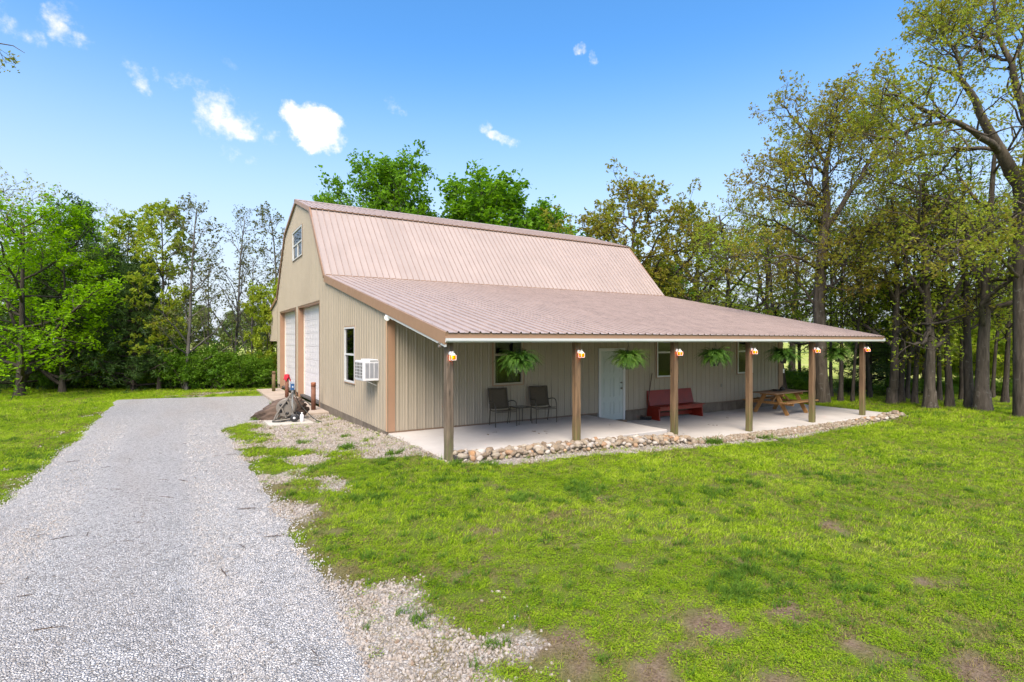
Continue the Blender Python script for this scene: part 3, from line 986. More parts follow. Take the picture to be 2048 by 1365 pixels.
# curtains inside
def curtain(F, u0, u1, z0, z1, n, parent, mat, waves=7, depth=.025):
    mb = MB(); k = waves * 4
    vs = [F(u0 + (u1 - u0) * i / k, n + depth * math.sin(i / k * waves * 2 * math.pi), z) for z in (z0, z1) for i in range(k + 1)]
    mb.add(vs, [(i, i + 1, k + 2 + i, k + 1 + i) for i in range(k)], True)
    mb.build('curtain', M[mat], parent, fix=False)
curtain(MF, 2.93, 3.12, 1.38, 2.9, -.14, w1, 'curtain', 3)
curtain(MF, 3.46, 3.80, 1.38, 1.95, -.16, w1, 'curtain', 4)
curtain(MF, 9.80, 9.93, 1.38, 2.9, -.14, w2, 'curtain', 3)
curtain(MF, 9.45, 9.53, 1.38, 2.9, -.30, w2, 'curtain', 2)
curtain(MF, 13.22, 13.36, 1.38, 2.9, -.3, w3, 'curtain', 3)
curtain(MG, 10.75, 11.65, 6.68, 7.22, -.05, wu, 'curtain', 6, .015)
curtain(MG, 11.80, 12.75, 6.68, 7.22, -.05, wu, 'curtain', 6, .015)

# entrance door
u0, u1, z0, z1 = DOOR
mb = MB()
fbox(mb, MF, u0, u0 + .085, -.08, .038, z0, z1); fbox(mb, MF, u1 - .085, u1, -.08, .038, z0, z1); fbox(mb, MF, u0 + .085, u1 - .085, -.08, .037, z1 - .085, z1)
dr = mb.build('door_frame', M['white_trim'], barn)
mb = MB(); mb.box(0, u1 - u0 - .18, -.02, .02, 0, z1 - z0 - .10)
W = u1 - u0 - .18; H = z1 - z0 - .10
for (a, b, c, d) in ((.12, .43, .08, .27), (.57, .88, .08, .27), (.12, .43, .33, .62), (.57, .88, .33, .62), (.12, .43, .68, .93), (.57, .88, .68, .93)):
    x0, x1, y0, y1 = a * W, b * W, c * H, d * H
    for q in ((x0, x1, y0, y0 + .018), (x0, x1, y1 - .018, y1), (x0, x0 + .018, y0 + .018, y1 - .018), (x1 - .018, x1, y0 + .018, y1 - .018)):
        mb.box(q[0], q[1], -.028, -.0195, q[2], q[3])
    mb.box(x0 + .04, x1 - .04, -.026, -.0195, y0 + .04, y1 - .04)
leaf = mb.build('door_leaf', M['door'], dr, loc=(u0 + .09, .0, z0 + .015))
for zz, r_ in ((.98, .034), (1.16, .022)):
    mb = MB(); Mx = Matrix.Translation((u1 - .155, -.018, z0 + zz)) @ Matrix.Rotation(R(90), 4, 'X')
    mb.lathe([(.028, 0), (.03, .006), (.012, .012), (.012, .03), (r_, .04), (r_, .055), (.006, .068)], 12, Mx)
    mb.build('door_knob' if zz < 1 else 'deadbolt', M['brass'], dr)
mb = MB(); mb.box(u0 + .0, u1 - .0, -.12, .05, .0, .058)
mb.build('threshold', paint('door_sill', (.20, .13, .085), .7, .2, 4), dr)

# garage doors, set back in the wall
for (u0, u1, z0, z1) in GD:
    mb = MB()
    d = -.26
    fbox(mb, MG, u0 - .0, u0 + .03, d, .025, z0, z1); fbox(mb, MG, u1 - .03, u1, d, .025, z0, z1); fbox(mb, MG, u0 + .03, u1 - .03, d, .024, z1 - .03, z1)
    fr = mb.build('garage_door', M['trim'], barn)
    mb = MB()
    fbox(mb, MG, u0 - .05, u0 - .001, .0, .027, z0 + .2, z1 + .05); fbox(mb, MG, u0 - .001, u1 + .05, .0, .028, z1 + .001, z1 + .05)
    mb.build('opening_trim', M['dark_trim'], fr)
    for a_, b_ in ((u1 - .09, u1 - .031), (u0 + .031, u0 + .09)):
        mb = MB(); fbox(mb, MG, a_, b_, -.24, -.19, z0, z1 - .03); mb.build('stop_moulding', M['stop'], fr)
    n = 7
    hs_ = (z1 - .05 - z0) / n
    mb = MB(); Wd = u1 - u0 - .07
    fbox(mb, lambda u, n_, z: (-n_, u, z), 0, Wd, -.03, 0, .004, hs_ - .004)
    for r_ in range(2):
        for q in range(8):
            a = Wd * (q + .10) / 8; b = Wd * (q + .90) / 8
            lo = hs_ * (.10 + .45 * r_); hi = lo + hs_ * .35
            fbox(mb, lambda u, n_, z: (-n_, u, z), a, b, -.001, .0035, lo, lo + .012)
            fbox(mb, lambda u, n_, z: (-n_, u, z), a, b, -.001, .0035, hi - .012, hi)
            fbox(mb, lambda u, n_, z: (-n_, u, z), a + .03, b - .03, -.001, .004, lo + .03, hi - .03)
    pm = mb.mesh('door_panel', M['gdoor'])
    for k in range(n):
        link('door_panel', pm, fr, (.225, u0 + .035, z0 + .015 + k * hs_))
# small outlet by the bench
mb = MB(); mb.box(12.25, 12.33, -.032, -.0225, .86, .98); mb.box(12.27, 12.31, -.037, -.0315, .88, .96)
mb.build('outlet_box', paint('outlet_grey', (.22, .21, .18), .5), barn)

# left lean-to: hanging skirt of siding, posts, beam
prof = profile(16, RIB_WALL)
mb = MB()
for (a, h0), (b, h1) in zip(prof[:-1], prof[1:]):
    y0, y1 = 17.42 + a, 17.42 + b
    if y1 > 20.75: break
    f = MG
    mb.add([f(y0, h0, 2.5), f(y1, h1, 2.5), f(y1, h1, roof_z(y1) - .10), f(y0, h0, roof_z(y0) - .10)], [(0, 1, 2, 3)])
mb.build('lean_to_skirt', M['siding'], barn, fix=False)
for x in (.05, 5.3, 10.6, 15.9):
    mb = MB(); mb.box(x, x + .14, 20.45, 20.59, -.2, 3.98, .01)
    mb.build('lean_to_post', M['post'], barn)


# ------------------------------------------------------------------ porch things
def lantern(x, y, z, label):
    t = empty('wall_lantern', (x, y, z), 0, label, 'lantern', 'lanterns on the porch posts'); t.scale = (.80, .80, .82)
    back = MB(); Mx = Matrix.Rotation(R(90), 4, 'X')
    back.lathe([(.050, 0), (.054, .008), (.044, .018), (.020, .026)], 16, Mx)
    back.build('backplate', M['white'], t, loc=(0, 0, .06))
    arm = MB(); arm.tube([(0, -.015, .06), (0, -.06, .085), (0, -.10, .10), (0, -.125, .085), (0, -.13, .075)], .008, 6)
    arm.build('arm', M['white'], t)
    cap = MB(); cap.lathe([(.062, .03), (.060, .036), (.050, .055), (.030, .075), (.010, .083)], 12, Matrix.Translation((0, -.13, 0)))
    cp = cap.build('cap', M['white'], t)
    ring = MB(); ring.tube([(.018 * math.cos(a), -.13, .10 + .018 * math.sin(a)) for a in [k * math.pi / 5 for k in range(11)]], .004, 5, False)
    ring.build('ring', M['white'], cp)
    fr = MB(); s = .056
    for a, b in ((-s, -s), (s, -s), (s, s), (-s, s)):
        fr.box(a - .005, a + .005, -.13 + b - .005, -.13 + b + .005, -.085, .03)
    for zz in (-.088, .022):
        fr.box(-s - .005, s + .005, -.13 - s - .005, -.13 - s + .005, zz, zz + .010); fr.box(-s - .005, s + .005, -.13 + s - .005, -.13 + s + .005, zz, zz + .010)
        fr.box(-s - .005, -s + .005, -.13 - s + .0051, -.13 + s - .0051, zz, zz + .0098); fr.box(s - .005, s + .005, -.13 - s + .0051, -.13 + s - .0051, zz, zz + .0098)
    fr.box(-s, s, -.13 - s, -.13 + s, -.092, -.0885)
    fr.build('cage', M['white'], t)
    for (a, b, c, d) in ((-.051, .051, -.052, -.050), (-.051, .051, .050, .052), (-.052, -.050, -.0495, .0495), (.050, .052, -.0495, .0495)):
        g = MB(); g.box(a, b, -.13 + c, -.13 + d, -.078, .021)
        g.build('glass_pane', M['amber'], t)
    bl = MB(); bl.lathe([(.006, -.055), (.013, -.045), (.017, -.030), (.016, -.018), (.009, .0), (.003, .012)], 10, Matrix.Translation((0, -.13, 0)))
    bl.build('bulb', M['bulb'], t)
    ld = bpy.data.lights.new('lantern_light', 'POINT'); ld.energy = .55; ld.color = (1, .42, .10); ld.shadow_soft_size = .02
    lo = bpy.data.objects.new('lantern_light', ld); COL.objects.link(lo); lo.parent = t; lo.location = (0, -.13, -.005)
    return t


where = ['on the nearest grey porch post at the barn corner', 'on the second porch post left of the white door', 'on the porch post in front of the red bench',
         'on the porch post beside the picnic table', 'on the porch post just right of the picnic table', 'on the last porch post nearest the woods']
for x, wh in zip(PX, where):
    lantern(x, -3.28, 2.225, 'white lantern with glowing amber glass ' + wh)


FERN_G = leafmat('fern_leaf', [(.022, .065, .010), (.045, .120, .014), (.080, .180, .022), (.16, .24, .05)], .35, 3.0)


def fern_mesh(seed):
    rr = random.Random(seed)
    vs = []; fs = []
    for k in range(190):
        az = rr.uniform(0, 2 * math.pi); L = rr.uniform(.30, .52); up = rr.uniform(.0, 1.3)
        if k < 45: up = rr.uniform(1.3, 2.6); L *= .78
        if k > 160: up = rr.uniform(-.5, .3); L *= .8
        d = Vector((math.cos(az), math.sin(az), up)).normalized()
        p = Vector((math.cos(az) * .04, math.sin(az) * .04, 0)); n = 9
        droop = rr.uniform(.22, .50)
        pts = [p.copy()]
        for i in range(n):
            d = (d + Vector((0, 0, -droop * (i + 1) / n))).normalized()
            p = p + d * (L / n); pts.append(p.copy())
        for i in range(1, n + 1):
            t = (pts[i] - pts[i - 1]).normalized(); sd_ = t.cross(Vector((0, 0, 1)))
            if sd_.length < .05: sd_ = Vector((math.sin(az), -math.cos(az), 0))
            sd_.normalize()
            w = .056 * math.sin(math.pi * min(1, (i + .6) / (n + 1.2))) + .006
            for sg in (-1, 1):
                for h in (0, .5):
                    b = pts[i - 1].lerp(pts[i], h); tip = b + sd_ * sg * w + t * .016 + Vector((0, 0, -.008))
                    m = b.lerp(tip, .5) + t * .011; m2 = b.lerp(tip, .5) - t * .008
                    q = len(vs); vs += [b, m, tip, m2]; fs.append((q, q + 1, q + 2, q + 3))
    return np_mesh('fronds', np.array([tuple(v) for v in vs]), np.array(fs), FERN_G)


ferns = [fern_mesh(s) for s in (1, 2, 3, 4, 5)]
wf = ['hanging in front of the first porch window', 'hanging in front of the white door', 'hanging over the right end of the red bench',
      'hanging above the picnic table', 'hanging between the last two porch posts']
for i, wh in enumerate(wf):
    x = (PX[i] + PX[i + 1]) / 2 + (.02, .0, .08, .06, -.04)[i]
    t = empty('hanging_fern', (x, -3.2, 2.10), rnd.uniform(0, 6), 'green fern in a black pot ' + wh, 'hanging plant', 'ferns hanging under the porch eave')
    fo = link('fronds', ferns[i], t, scale=[(1.2, 1.2, 1.08), (1.16, 1.16, 1.0), (1.2, 1.2, 1.1), (1.22, 1.22, 1.05), (1.15, 1.15, 1.05)][i])
    p = MB(); p.lathe([(.068, -.25), (.072, -.245), (.100, -.05), (.106, -.05), (.106, -.03), (.098, -.03), (.09, -.06)], 18); p.build('pot', M['black'], t)
    h = MB()
    for k in range(3):
        a = k * 2.094; h.tube([(.10 * math.cos(a), .10 * math.sin(a), -.04), (.02 * math.cos(a), .02 * math.sin(a), .28), (0, 0, .32)], .003, 5)
    h.tube([(0, 0, .31), (.012, 0, .34), (.02, 0, .37), (.008, 0, .40), (-.006, 0, .40)], .005, 6); h.build('hook', M['black'], t)


def chair(loc, rz, label):
    t = empty('patio_chair', loc, rz, label, 'chair', 'pair of patio chairs')
    r_ = .013; w = .27
    for s in (-1, 1):
        f = MB(); f.tube([(s * (w + .03), -.27, .0), (s * (w + .03), -.265, .30), (s * (w + .03), -.255, .50), (s * (w + .03), -.22, .60), (s * (w + .03), -.14, .635), (s * (w + .02), .0, .635), (s * (w + .0), .16, .60), (s * w, .20, .575)], r_, 8)
        f.build('front_leg_and_arm', M['bronze'], t)
        b = MB(); b.tube([(s * (w - .01), .22, 0), (s * w, .17, .25), (s * w, .145, .40)], r_, 8); b.build('rear_leg', M['bronze'], t)
        b = MB(); b.tube([(s * w, -.25, .415), (s * w, -.05, .385), (s * w, .12, .39), (s * w, .17, .45), (s * w, .23, .68), (s * w, .275, .90), (s * w, .29, .945)], r_, 8); b.build('side_rail', M['bronze'], t)
    b = MB(); b.tube([(-w, -.25, .415), (w, -.25, .415)], .011, 8); b.tube([(-w, .29, .945), (w, .29, .945)], .011, 8); b.tube([(-w - .03, -.24, .37), (w + .03, -.24, .37)], .009, 8); b.build('cross_bar', M['bronze'], t)
    def sling(pts, name):
        mb = MB(); n = len(pts); m = 7; vs = []
        for (y, z) in pts:
            for k in range(m):
                u = -1 + 2 * k / (m - 1); vs.append((u * (w - .012), y + .018 * (1 - u * u), z - .018 * (1 - u * u)))
        mb.add(vs, [(i * m + k, i * m + k + 1, (i + 1) * m + k + 1, (i + 1) * m + k) for i in range(n - 1) for k in range(m - 1)], True)
        o = mb.build(name, M['sling'], t, fix=False)
        sm = o.modifiers.new('thick', 'SOLIDIFY'); sm.thickness = .006
    sling([(-.255, .418), (-.15, .398), (-.05, .386), (.05, .384), (.115, .392)], 'seat')
    sling([(.155, .43), (.185, .52), (.215, .62), (.24, .72), (.262, .82), (.282, .91), (.29, .945)], 'backrest')
    return t


chair((2.93, -.40, .31), R(-6), 'left brown sling patio chair against the porch wall under the window')
chair((4.20, -.42, .31), R(-10), 'right brown sling patio chair beyond the little side table')
t = empty('side_table', (3.55, -.34, .31), R(4), 'small dark metal side table between the two patio chairs', 'table')
mb = MB(); mb.box(-.23, .23, -.23, .23, .425, .445, .006); mb.build('table_top', M['bronze'], t)
mb = MB(); mb.box(-.20, .20, -.20, .20, .446, .450); mb.build('inset_glass', paint('smoked_table_glass', (.02, .022, .02), .08), t)
for sx in (-1, 1):
    for sy in (-1, 1):
        mb = MB(); mb.tube([(sx * .215, sy * .215, 0), (sx * .20, sy * .20, .22), (sx * .20, sy * .20, .425)], .011, 6); mb.build('leg', M['bronze'], t)

# red pew bench
t = empty('bench', (9.60, -.20, 0), 0, 'red painted wooden pew bench against the porch wall', 'bench')
for x in (-1.03, .99):
    mb = MB(); mb.prism([(-.36, 0), (-.33, .40), (.02, .40), (.16, .89), (.185, .88), (.185, 0)], 'x', x, x + .04); mb.build('end_panel', M['red'], t)
mb = MB(); mb.box(-1.03, 1.06, -.40, .04, .401, .435, .006); mb.build('seat', M['red'], t)
mb = MB(); mb.prism([(.030, .436), (.055, .43), (.185, .905), (.160, .91)], 'x', -1.04, 1.04); mb.build('backrest', M['red'], t)
mb = MB(); mb.box(-.988, .988, -.35, -.325, .30, .4005); mb.build('apron', M['red'], t)
mb = MB(); mb.box(-.988, .988, .05, .075, .06, .18); mb.build('stretcher', M['red'], t)

# push broom leaning on the wall
t = empty('broom', (8.36, -.18, 0), 0, 'dark push broom leaning on the wall between the door and red bench', 'broom')
mb = MB(); mb.tube([(0, 0, .10), (.42, .13, 1.46)], .014, 8); mb.build('handle', M['broomwood'], t)
mb = MB(); mb.box(-.17, .17, -.035, .035, .095, .135, .008); mb.build('head', M['broomwood'], t, rot=(0, R(8), R(-25)))
mb = MB()
for k in range(17):
    for j in range(5):
        x, y = -.16 + k * .02, -.03 + j * .015
        mb.tube([(x, y, .10), (x * 1.06 + rnd.uniform(-.008, .008), y * 1.5 + rnd.uniform(-.01, .01), .008)], .0045, 3)
mb.build('bristles', M['black'], t, rot=(0, R(6), R(-25)))

# picnic table
t = empty('picnic_table', (13.72, -1.36, 0), R(3), 'brown wooden picnic table with attached benches on the lower patio', 'picnic table')
for k in range(5):
    y = -.36 + k * .18
    mb = MB(); mb.box(-1.02, 1.02, y - .085, y + .085, .715, .752, .006); mb.build('top_board', M['cedar_dark'], t)
for s in (-1, 1):
    for k in range(2):
        y = s * (.66 + .0) + (k - .5) * .145
        mb = MB(); mb.box(-1.02, 1.02, y - .068, y + .068, .425, .462, .006); mb.build('bench_board', M['cedar_wood'], t)
legwood = wood('stained_cedar_legs', (.27, .13, .04), (.41, .21, .07), 'z', 1, .7)
for x in (-.62, .62):
    for s in (-1, 1):
        mb = MB(); mb.bar((x + s * .021, s * .60, 0.0), (x + s * .021, s * .20, .714), .04, .13, (0, 1, .3), .004); mb.build('leg', legwood, t)
    mb = MB(); mb.bar((x + .062, -.76, .378), (x + .062, .76, .378), .038, .09, (0, 0, 1), .004); mb.build('bench_support', legwood, t)
    mb = MB(); mb.bar((x + .062, -.42, .672), (x + .062, .42, .672), .038, .085, (0, 0, 1), .004); mb.build('top_support', legwood, t)
    mb = MB(); mb.bar((x + (.05 if x < 0 else -.05), 0, .40), (x * .15, 0, .70), .07, .036, (0, 1, 0), .004); mb.build('brace', legwood, t)
# things on the table
t = empty('serving_tray', (13.75, -1.20, .752), R(15), 'flat dark tray lying on the picnic table top', 'tray')
mb = MB(); mb.lathe([(.02, .002), (.20, .002), (.26, .025), (.27, .028), (.25, .032), (.19, .012), (.02, .012)], 20); mb.build('tray_dish', M['black_metal'], t, scale=(1.5, .8, 1))
mb = MB(); mb.lathe([(.05, .012), (.09, .03), (.10, .05), (.07, .065), (.02, .07)], 14); mb.build('lid', paint('bronze_lid', (.07, .045, .025), .5), t, loc=(-.18, 0, 0))
t = empty('kettle', (14.05, -1.22, .752), R(40), 'small black kettle with handle and spout standing on the picnic table', 'kettle')
mb = MB(); mb.lathe([(.055, 0), (.075, .01), (.09, .05), (.08, .09), (.05, .115), (.02, .125), (.012, .14), (.016, .15), (.004, .156)], 16); mb.build('body', M['black_metal'], t)
mb = MB(); mb.tube([(.075, 0, .05), (.11, 0, .08), (.135, 0, .12)], [.018, .013, .009], 8); mb.build('spout', M['black_metal'], t)
mb = MB(); mb.tube([(-.07, 0, .09), (-.06, 0, .17), (0, 0, .205), (.06, 0, .17), (.07, 0, .09)], .006, 6); mb.build('handle', M['black_metal'], t)

# floodlight pair under the rake
t = empty('flood_light', (.10, -.03, 3.06), 0, 'white twin floodlight at the top of the barn corner under the porch rake', 'floodlight')
mb = MB(); mb.lathe([(.045, 0), (.045, .03), (.03, .035)], 12, Matrix.Rotation(R(90), 4, 'X')); mb.build('base', M['white'], t)
for s in (-1, 1):
    mb = MB(); Mx = Matrix.Translation((s * .11 - .03, -.09, .0)) @ Matrix.Rotation(R(105), 4, 'X') @ Matrix.Rotation(R(-40 * 1), 4, 'Y')
    mb.lathe([(.028, -.07), (.034, -.04), (.068, .03), (.072, .045), (.062, .05), (.01, .045)], 16, Mx); mb.build('lamp_head', M['white'], t)
mb = MB(); mb.tube([(-.12, -.06, 0), (0, -.03, .0), (.09, -.06, 0)], .012, 6); mb.build('arm', M['white'], t)
# sensor light on the first post
t = empty('sensor_light', (.03, -3.20, 2.44), 0, 'small grey twin spotlight fixed to the side of the nearest porch post', 'spotlight')
mb = MB(); mb.box(-.02, .0, -.03, .03, -.06, .06, .006); mb.build('base', M['grey_plastic'], t)
for s in (-1, 1):
    mb = MB(); Mx = Matrix.Translation((-.09, .0, s * .035)) @ Matrix.Rotation(R(-90 - s * 22), 4, 'Y') @ Matrix.Rotation(R(0), 4, 'X')
    mb.lathe([(.014, -.05), (.018, -.02), (.030, .035), (.031, .04), (.004, .036)], 12, Mx); mb.build('lamp_head', M['grey_plastic'], t)

# window air conditioner through the gable
t = empty('air_conditioner', (0, .66, 1.52), 0, 'white boxy air conditioner sticking out of the gable wall beside the window', 'air conditioner')
D_, W_, H_ = .40, .74, .50
mb = MB(); mb.box(-D_, -.001, 0, W_, 0, H_, .012); mb.build('case', M['acwhite'], t)
mb = MB(); mb.box(-D_ + .16, -.03, -.02, W_ + .02, H_ + .0, H_ + .03, .004); mb.build('top_flange', M['acwhite'], t)
mb = MB(); mb.box(-D_ - .004, -D_ + .002, .05, W_ - .05, .06, H_ - .04); mb.build('rear_coil', M['black'], t)
mb = MB()
for k in range(6): mb.box(-D_ - .012, -D_ - .005, .05 + k * (W_ - .1) / 5 - .007, .05 + k * (W_ - .1) / 5 + .007, .05, H_ - .035)
for k in range(6): mb.box(-D_ - .014, -D_ - .0125, .04, W_ - .04, .055 + k * (H_ - .10) / 5 - .007, .055 + k * (H_ - .10) / 5 + .007)
mb.build('rear_grille', M['acwhite'], t)
for k in range(3):
    x0 = -D_ + .055 + k * .112
    mb = MB(); mb.box(x0, x0 + .092, -.006, -.0005, .07, H_ - .05)
    lp = mb.build('louvre_panel', M['acgrey'], t)
    mb = MB()
    for q in range(13): mb.bar((x0 + .002, -.008, .085 + q * .028), (x0 + .09, -.008, .085 + q * .028), .006, .010, (0, -1, 1))
    mb.build('louvre', paint('louvre_slat', (.20, .21, .23), .5), lp)
mb = MB(); mb.bar((-.06, .03, -.12), (-D_ + .1, .03, -.002), .03, .02); mb.build('bracket', M['grey_metal'], t)

# bollards
for (x, y, lab, top) in ((-.35, 6.77, 'rusty steel bollard at the right jamb of the near garage door', 1), (-.42, 11.80, 'dark rusty steel bollard between the two garage doors under a red cloth', 1), (-.52, 14.9, 'brown wooden bollard by the far garage door', 0)):
    t = empty('bollard', (x, y, .15), 0, lab, 'bollard', 'bollards guarding the garage doors')
    mb = MB(); mb.lathe([(.078, 0), (.078, .80)], 18); mb.build('shaft', M['rust'] if top else M['post'], t)
    mb = MB(); mb.lathe([(.082, .801), (.083, .93), (.076, .94), (.02, .945)], 18); mb.build('cap', M['rust_top'] if top else M['post'], t)
bm = bmesh.new()
bmesh.ops.create_grid(bm, x_segments=16, y_segments=16, size=.235)
for v in bm.verts:
    x, y = v.co.x, v.co.y; r_ = math.hypot(x, y)
    a = math.atan2(y, x)
    if r_ < .09: v.co.z = .012
    else:
        k = .092 + (r_ - .09) * .22 * (1 + .7 * math.sin(a * 5 + 1)); v.co = (k * math.cos(a), k * math.sin(a), .01 - (r_ - .09) * (1.15 + .25 * math.sin(a * 3)))
me = bpy.data.meshes.new('red_cloth'); bm.to_mesh(me); bm.free(); me.materials.append(M['cloth_red'])
for p in me.polygons: p.use_smooth = True
o = link('red_cloth', me, None, (-.42, 11.80, .15 + .945)); tag(o, 'red cloth draped over the bollard between the garage doors', 'cloth')
o.modifiers.new('thick', 'SOLIDIFY').thickness = .008
o.rotation_euler = (0, 0, R(200))

# utility pad with hose cart, riser pipe, bottle
PADZ = .135
mb = MB(); mb.prism([(-2.09, 3.92), (-.90, 3.88), (-.98, 4.95), (-2.12, 5.05)], 'z', -.05, PADZ)
o = mb.build('utility_pad', paint('pad_concrete', (.45, .42, .37), .9, .15, 2, bump=.2)); tag(o, 'small square concrete pad set in the gravel under the hose cart', 'concrete pad')
t = empty('riser_pipe', (-1.41, 4.42, PADZ), 0, 'grey metal riser pipe with a blue box on top on the concrete pad', 'pipe')
mb = MB(); mb.tube([(0, 0, 0), (0, 0, .92)], .028, 12); mb.build('pipe', M['grey_metal'], t)
mb = MB(); mb.box(-.055, .055, -.035, .04, .92, 1.16, .012); b = mb.build('outlet_box', M['blue'], t)
mb = MB(); mb.box(-.05, .05, -.040, -.0355, 1.12, 1.155); mb.box(-.02, .02, -.042, -.0355, 1.0, 1.05); mb.build('cover_plate', paint('pale_cover', (.45, .5, .55), .4), b)
mb = MB(); mb.tube([(.028, 0, .80), (.07, .0, .80), (.085, 0, .76)], .016, 8); mb.build('tap', M['brass'], t)
t = empty('hose_cart', (-1.50, 4.62, PADZ), R(-108), 'grey wheeled hose reel cart loaded with dark hose on the concrete pad', 'hose reel')
for s in (-1, 1):
    x = s * .22
    mb = MB(); mb.tube([(x, -.36, .02), (x, -.30, .18), (x, -.16, .42), (x, .02, .66), (x, .10, .80)], .026, 8); mb.tube([(x, -.02, .12), (x, -.14, .42)], .022, 8); mb.tube([(x, .22, .12), (x, .02, .62)], .024, 8); mb.tube([(x, -.36, .03), (x, .24, .10)], .02, 8)
    mb.build('side_frame', M['grey_plastic'], t)
    mb = MB(); mb.lathe([(.02, -.012), (.24, -.012), (.265, -.005), (.265, .005), (.24, .012), (.02, .012)], 24, Matrix.Translation((s * .17, -.04, .40)) @ Matrix.Rotation(R(90), 4, 'Y'))
    fl = mb.build('reel_flange', M['grey_plastic'], t)
    mb = MB()
    for k in range(5):
        a = k * 1.2566; mb.lathe([(.045, -.016), (.045, .016)], 12, Matrix.Translation((s * .17, -.04 + .16 * math.cos(a), .40 + .16 * math.sin(a))) @ Matrix.Rotation(R(90), 4, 'Y'))
    mb.build('flange_recess', M['black'], fl)
    mb = MB(); mb.lathe([(.03, -.03), (.10, -.035), (.118, -.02), (.118, .02), (.10, .035), (.03, .03)], 20, Matrix.Translation((s * .29, .22, .118)) @ Matrix.Rotation(R(90), 4, 'Y'))
    wl = mb.build('wheel', M['black'], t)
    mb = MB(); mb.lathe([(.036, -.038), (.036, .038)], 12, Matrix.Translation((s * .29, .22, .118)) @ Matrix.Rotation(R(90), 4, 'Y')); mb.build('hub', M['acwhite'], wl)
mb = MB()
for k in range(6):
    for q in range(2):
        rr_ = .12 + q * .05; xx = -.13 + k * .052
        mb.tube([(xx + .01 * math.sin(3 * a), -.04 + rr_ * math.cos(a), .40 + rr_ * math.sin(a)) for a in [j * math.pi / 9 for j in range(19)]], .024, 6, False)
mb.build('hose_coil', M['hose'], t)
mb = MB(); mb.tube([(-.22, .10, .80), (-.22, .14, .86), (.22, .14, .86), (.22, .10, .80)], .02, 8); mb.build('handle', M['grey_plastic'], t)
mb = MB(); mb.tube([(-.15, -.1, .25), (-.2, -.3, .05), (.0, -.42, .02), (.25, -.38, .02), (.30, -.15, .02), (.1, -.05, .02)], .018, 6); mb.build('loose_hose', M['hose'], t)
t = empty('bottle', (-1.17, 4.28, PADZ), 0, 'white plastic bottle standing on the concrete pad beside the hose cart', 'bottle')
mb = MB(); mb.lathe([(.055, 0), (.06, .01), (.06, .17), (.045, .205), (.022, .22), (.022, .23)], 16); mb.build('body', paint('milky_plastic', (.66, .64, .68), .4, .05), t)
mb = MB(); mb.lathe([(.026, .2305), (.026, .265), (.006, .268)], 12); mb.build('cap', M['white'], t)
mb = MB(); mb.tube([(-1.36, 4.45, 1.08), (-1.30, 4.5, .85), (-1.18, 4.55, .62), (-1.02, 4.42, .40), (-.90, 4.2, .25), (-.78, 3.98, float(gz(-.78, 3.98)) + .04), (-.70, 3.85, float(gz(-.7, 3.85)) + .02)], .013, 7)
o = mb.build('extension_cord', M['hose']); tag(o, 'black cord running from the riser pipe down to the gravel', 'cord')
mb = MB(); mb.tube([(-1.1, 4.75, .66), (-.98, 4.78, .68), (-.90, 4.74, .62), (-.84, 4.70, .55)], [.014, .014, .02, .03], 7)
o = mb.build('cord_plug', M['hose'], None); tag(o, 'black plug end of a cord drooping behind the hose cart', 'plug')


def rock_mesh(seed, mat, sx=1, sy=1, sz=.7, sub=2, rough_=.22):
    bm = bmesh.new(); bmesh.ops.create_icosphere(bm, subdivisions=sub, radius=.5)
    rr = np.random.RandomState(seed)
    nrm = rr.normal(size=(9, 3)); nrm /= np.linalg.norm(nrm, axis=1)[:, None]; dd = rr.uniform(.30, .46, 9)
    for v in bm.verts:
        p = np.array(v.co)
        for n_, d_ in zip(nrm, dd):
            e = p @ n_ - d_
            if e > 0: p = p - n_ * e * .85
        v.co = p * (1 + rough_ * (rr.rand() - .5))
        v.co.x *= sx; v.co.y *= sy; v.co.z *= sz
    me = bpy.data.meshes.new('stone'); bm.to_mesh(me); bm.free()
    me.materials.append(mat)
    if sub > 1:
        for p in me.polygons: p.use_smooth = rnd.random() < .6
    return me


# weathered log lying behind the pad
bm = bmesh.new(); bmesh.ops.create_icosphere(bm, subdivisions=4, radius=.5)
for v in bm.verts:
    p = v.co.copy()
    w = 1 + .35 * p.x
    n = float(vnoise(p.x * 1.8 + 3, p.y * 4 + p.z * 5 + 9, 2.8, 5, 71)) - .5 + .6 * (float(vnoise(p.x * 2 + 1, p.z * 3, 1.1, 2, 72)) - .5)
    g = math.sin((p.y * 9 + p.z * 13) + n * 6) * .03
    v.co = Vector((p.x * 1.45, p.y * .60 * w, p.z * (.78 + .45 * p.x))) * (1 + n * .75 + g * 1.4)
    if v.co.z < -.22: v.co.z = -.22 - (v.co.z + .22) * -.1
me = bpy.data.meshes.new('weathered_log'); bm.to_mesh(me); bm.free(); me.materials.append(M['logwood'])
for p in me.polygons: p.use_smooth = True
o = link('weathered_log', me, None, (-1.58, 5.50, float(gz(-1.6, 5.5)) + .19), (0, R(-12), R(-28))); tag(o, 'weathered brown log lying on the gravel behind the hose cart', 'log')

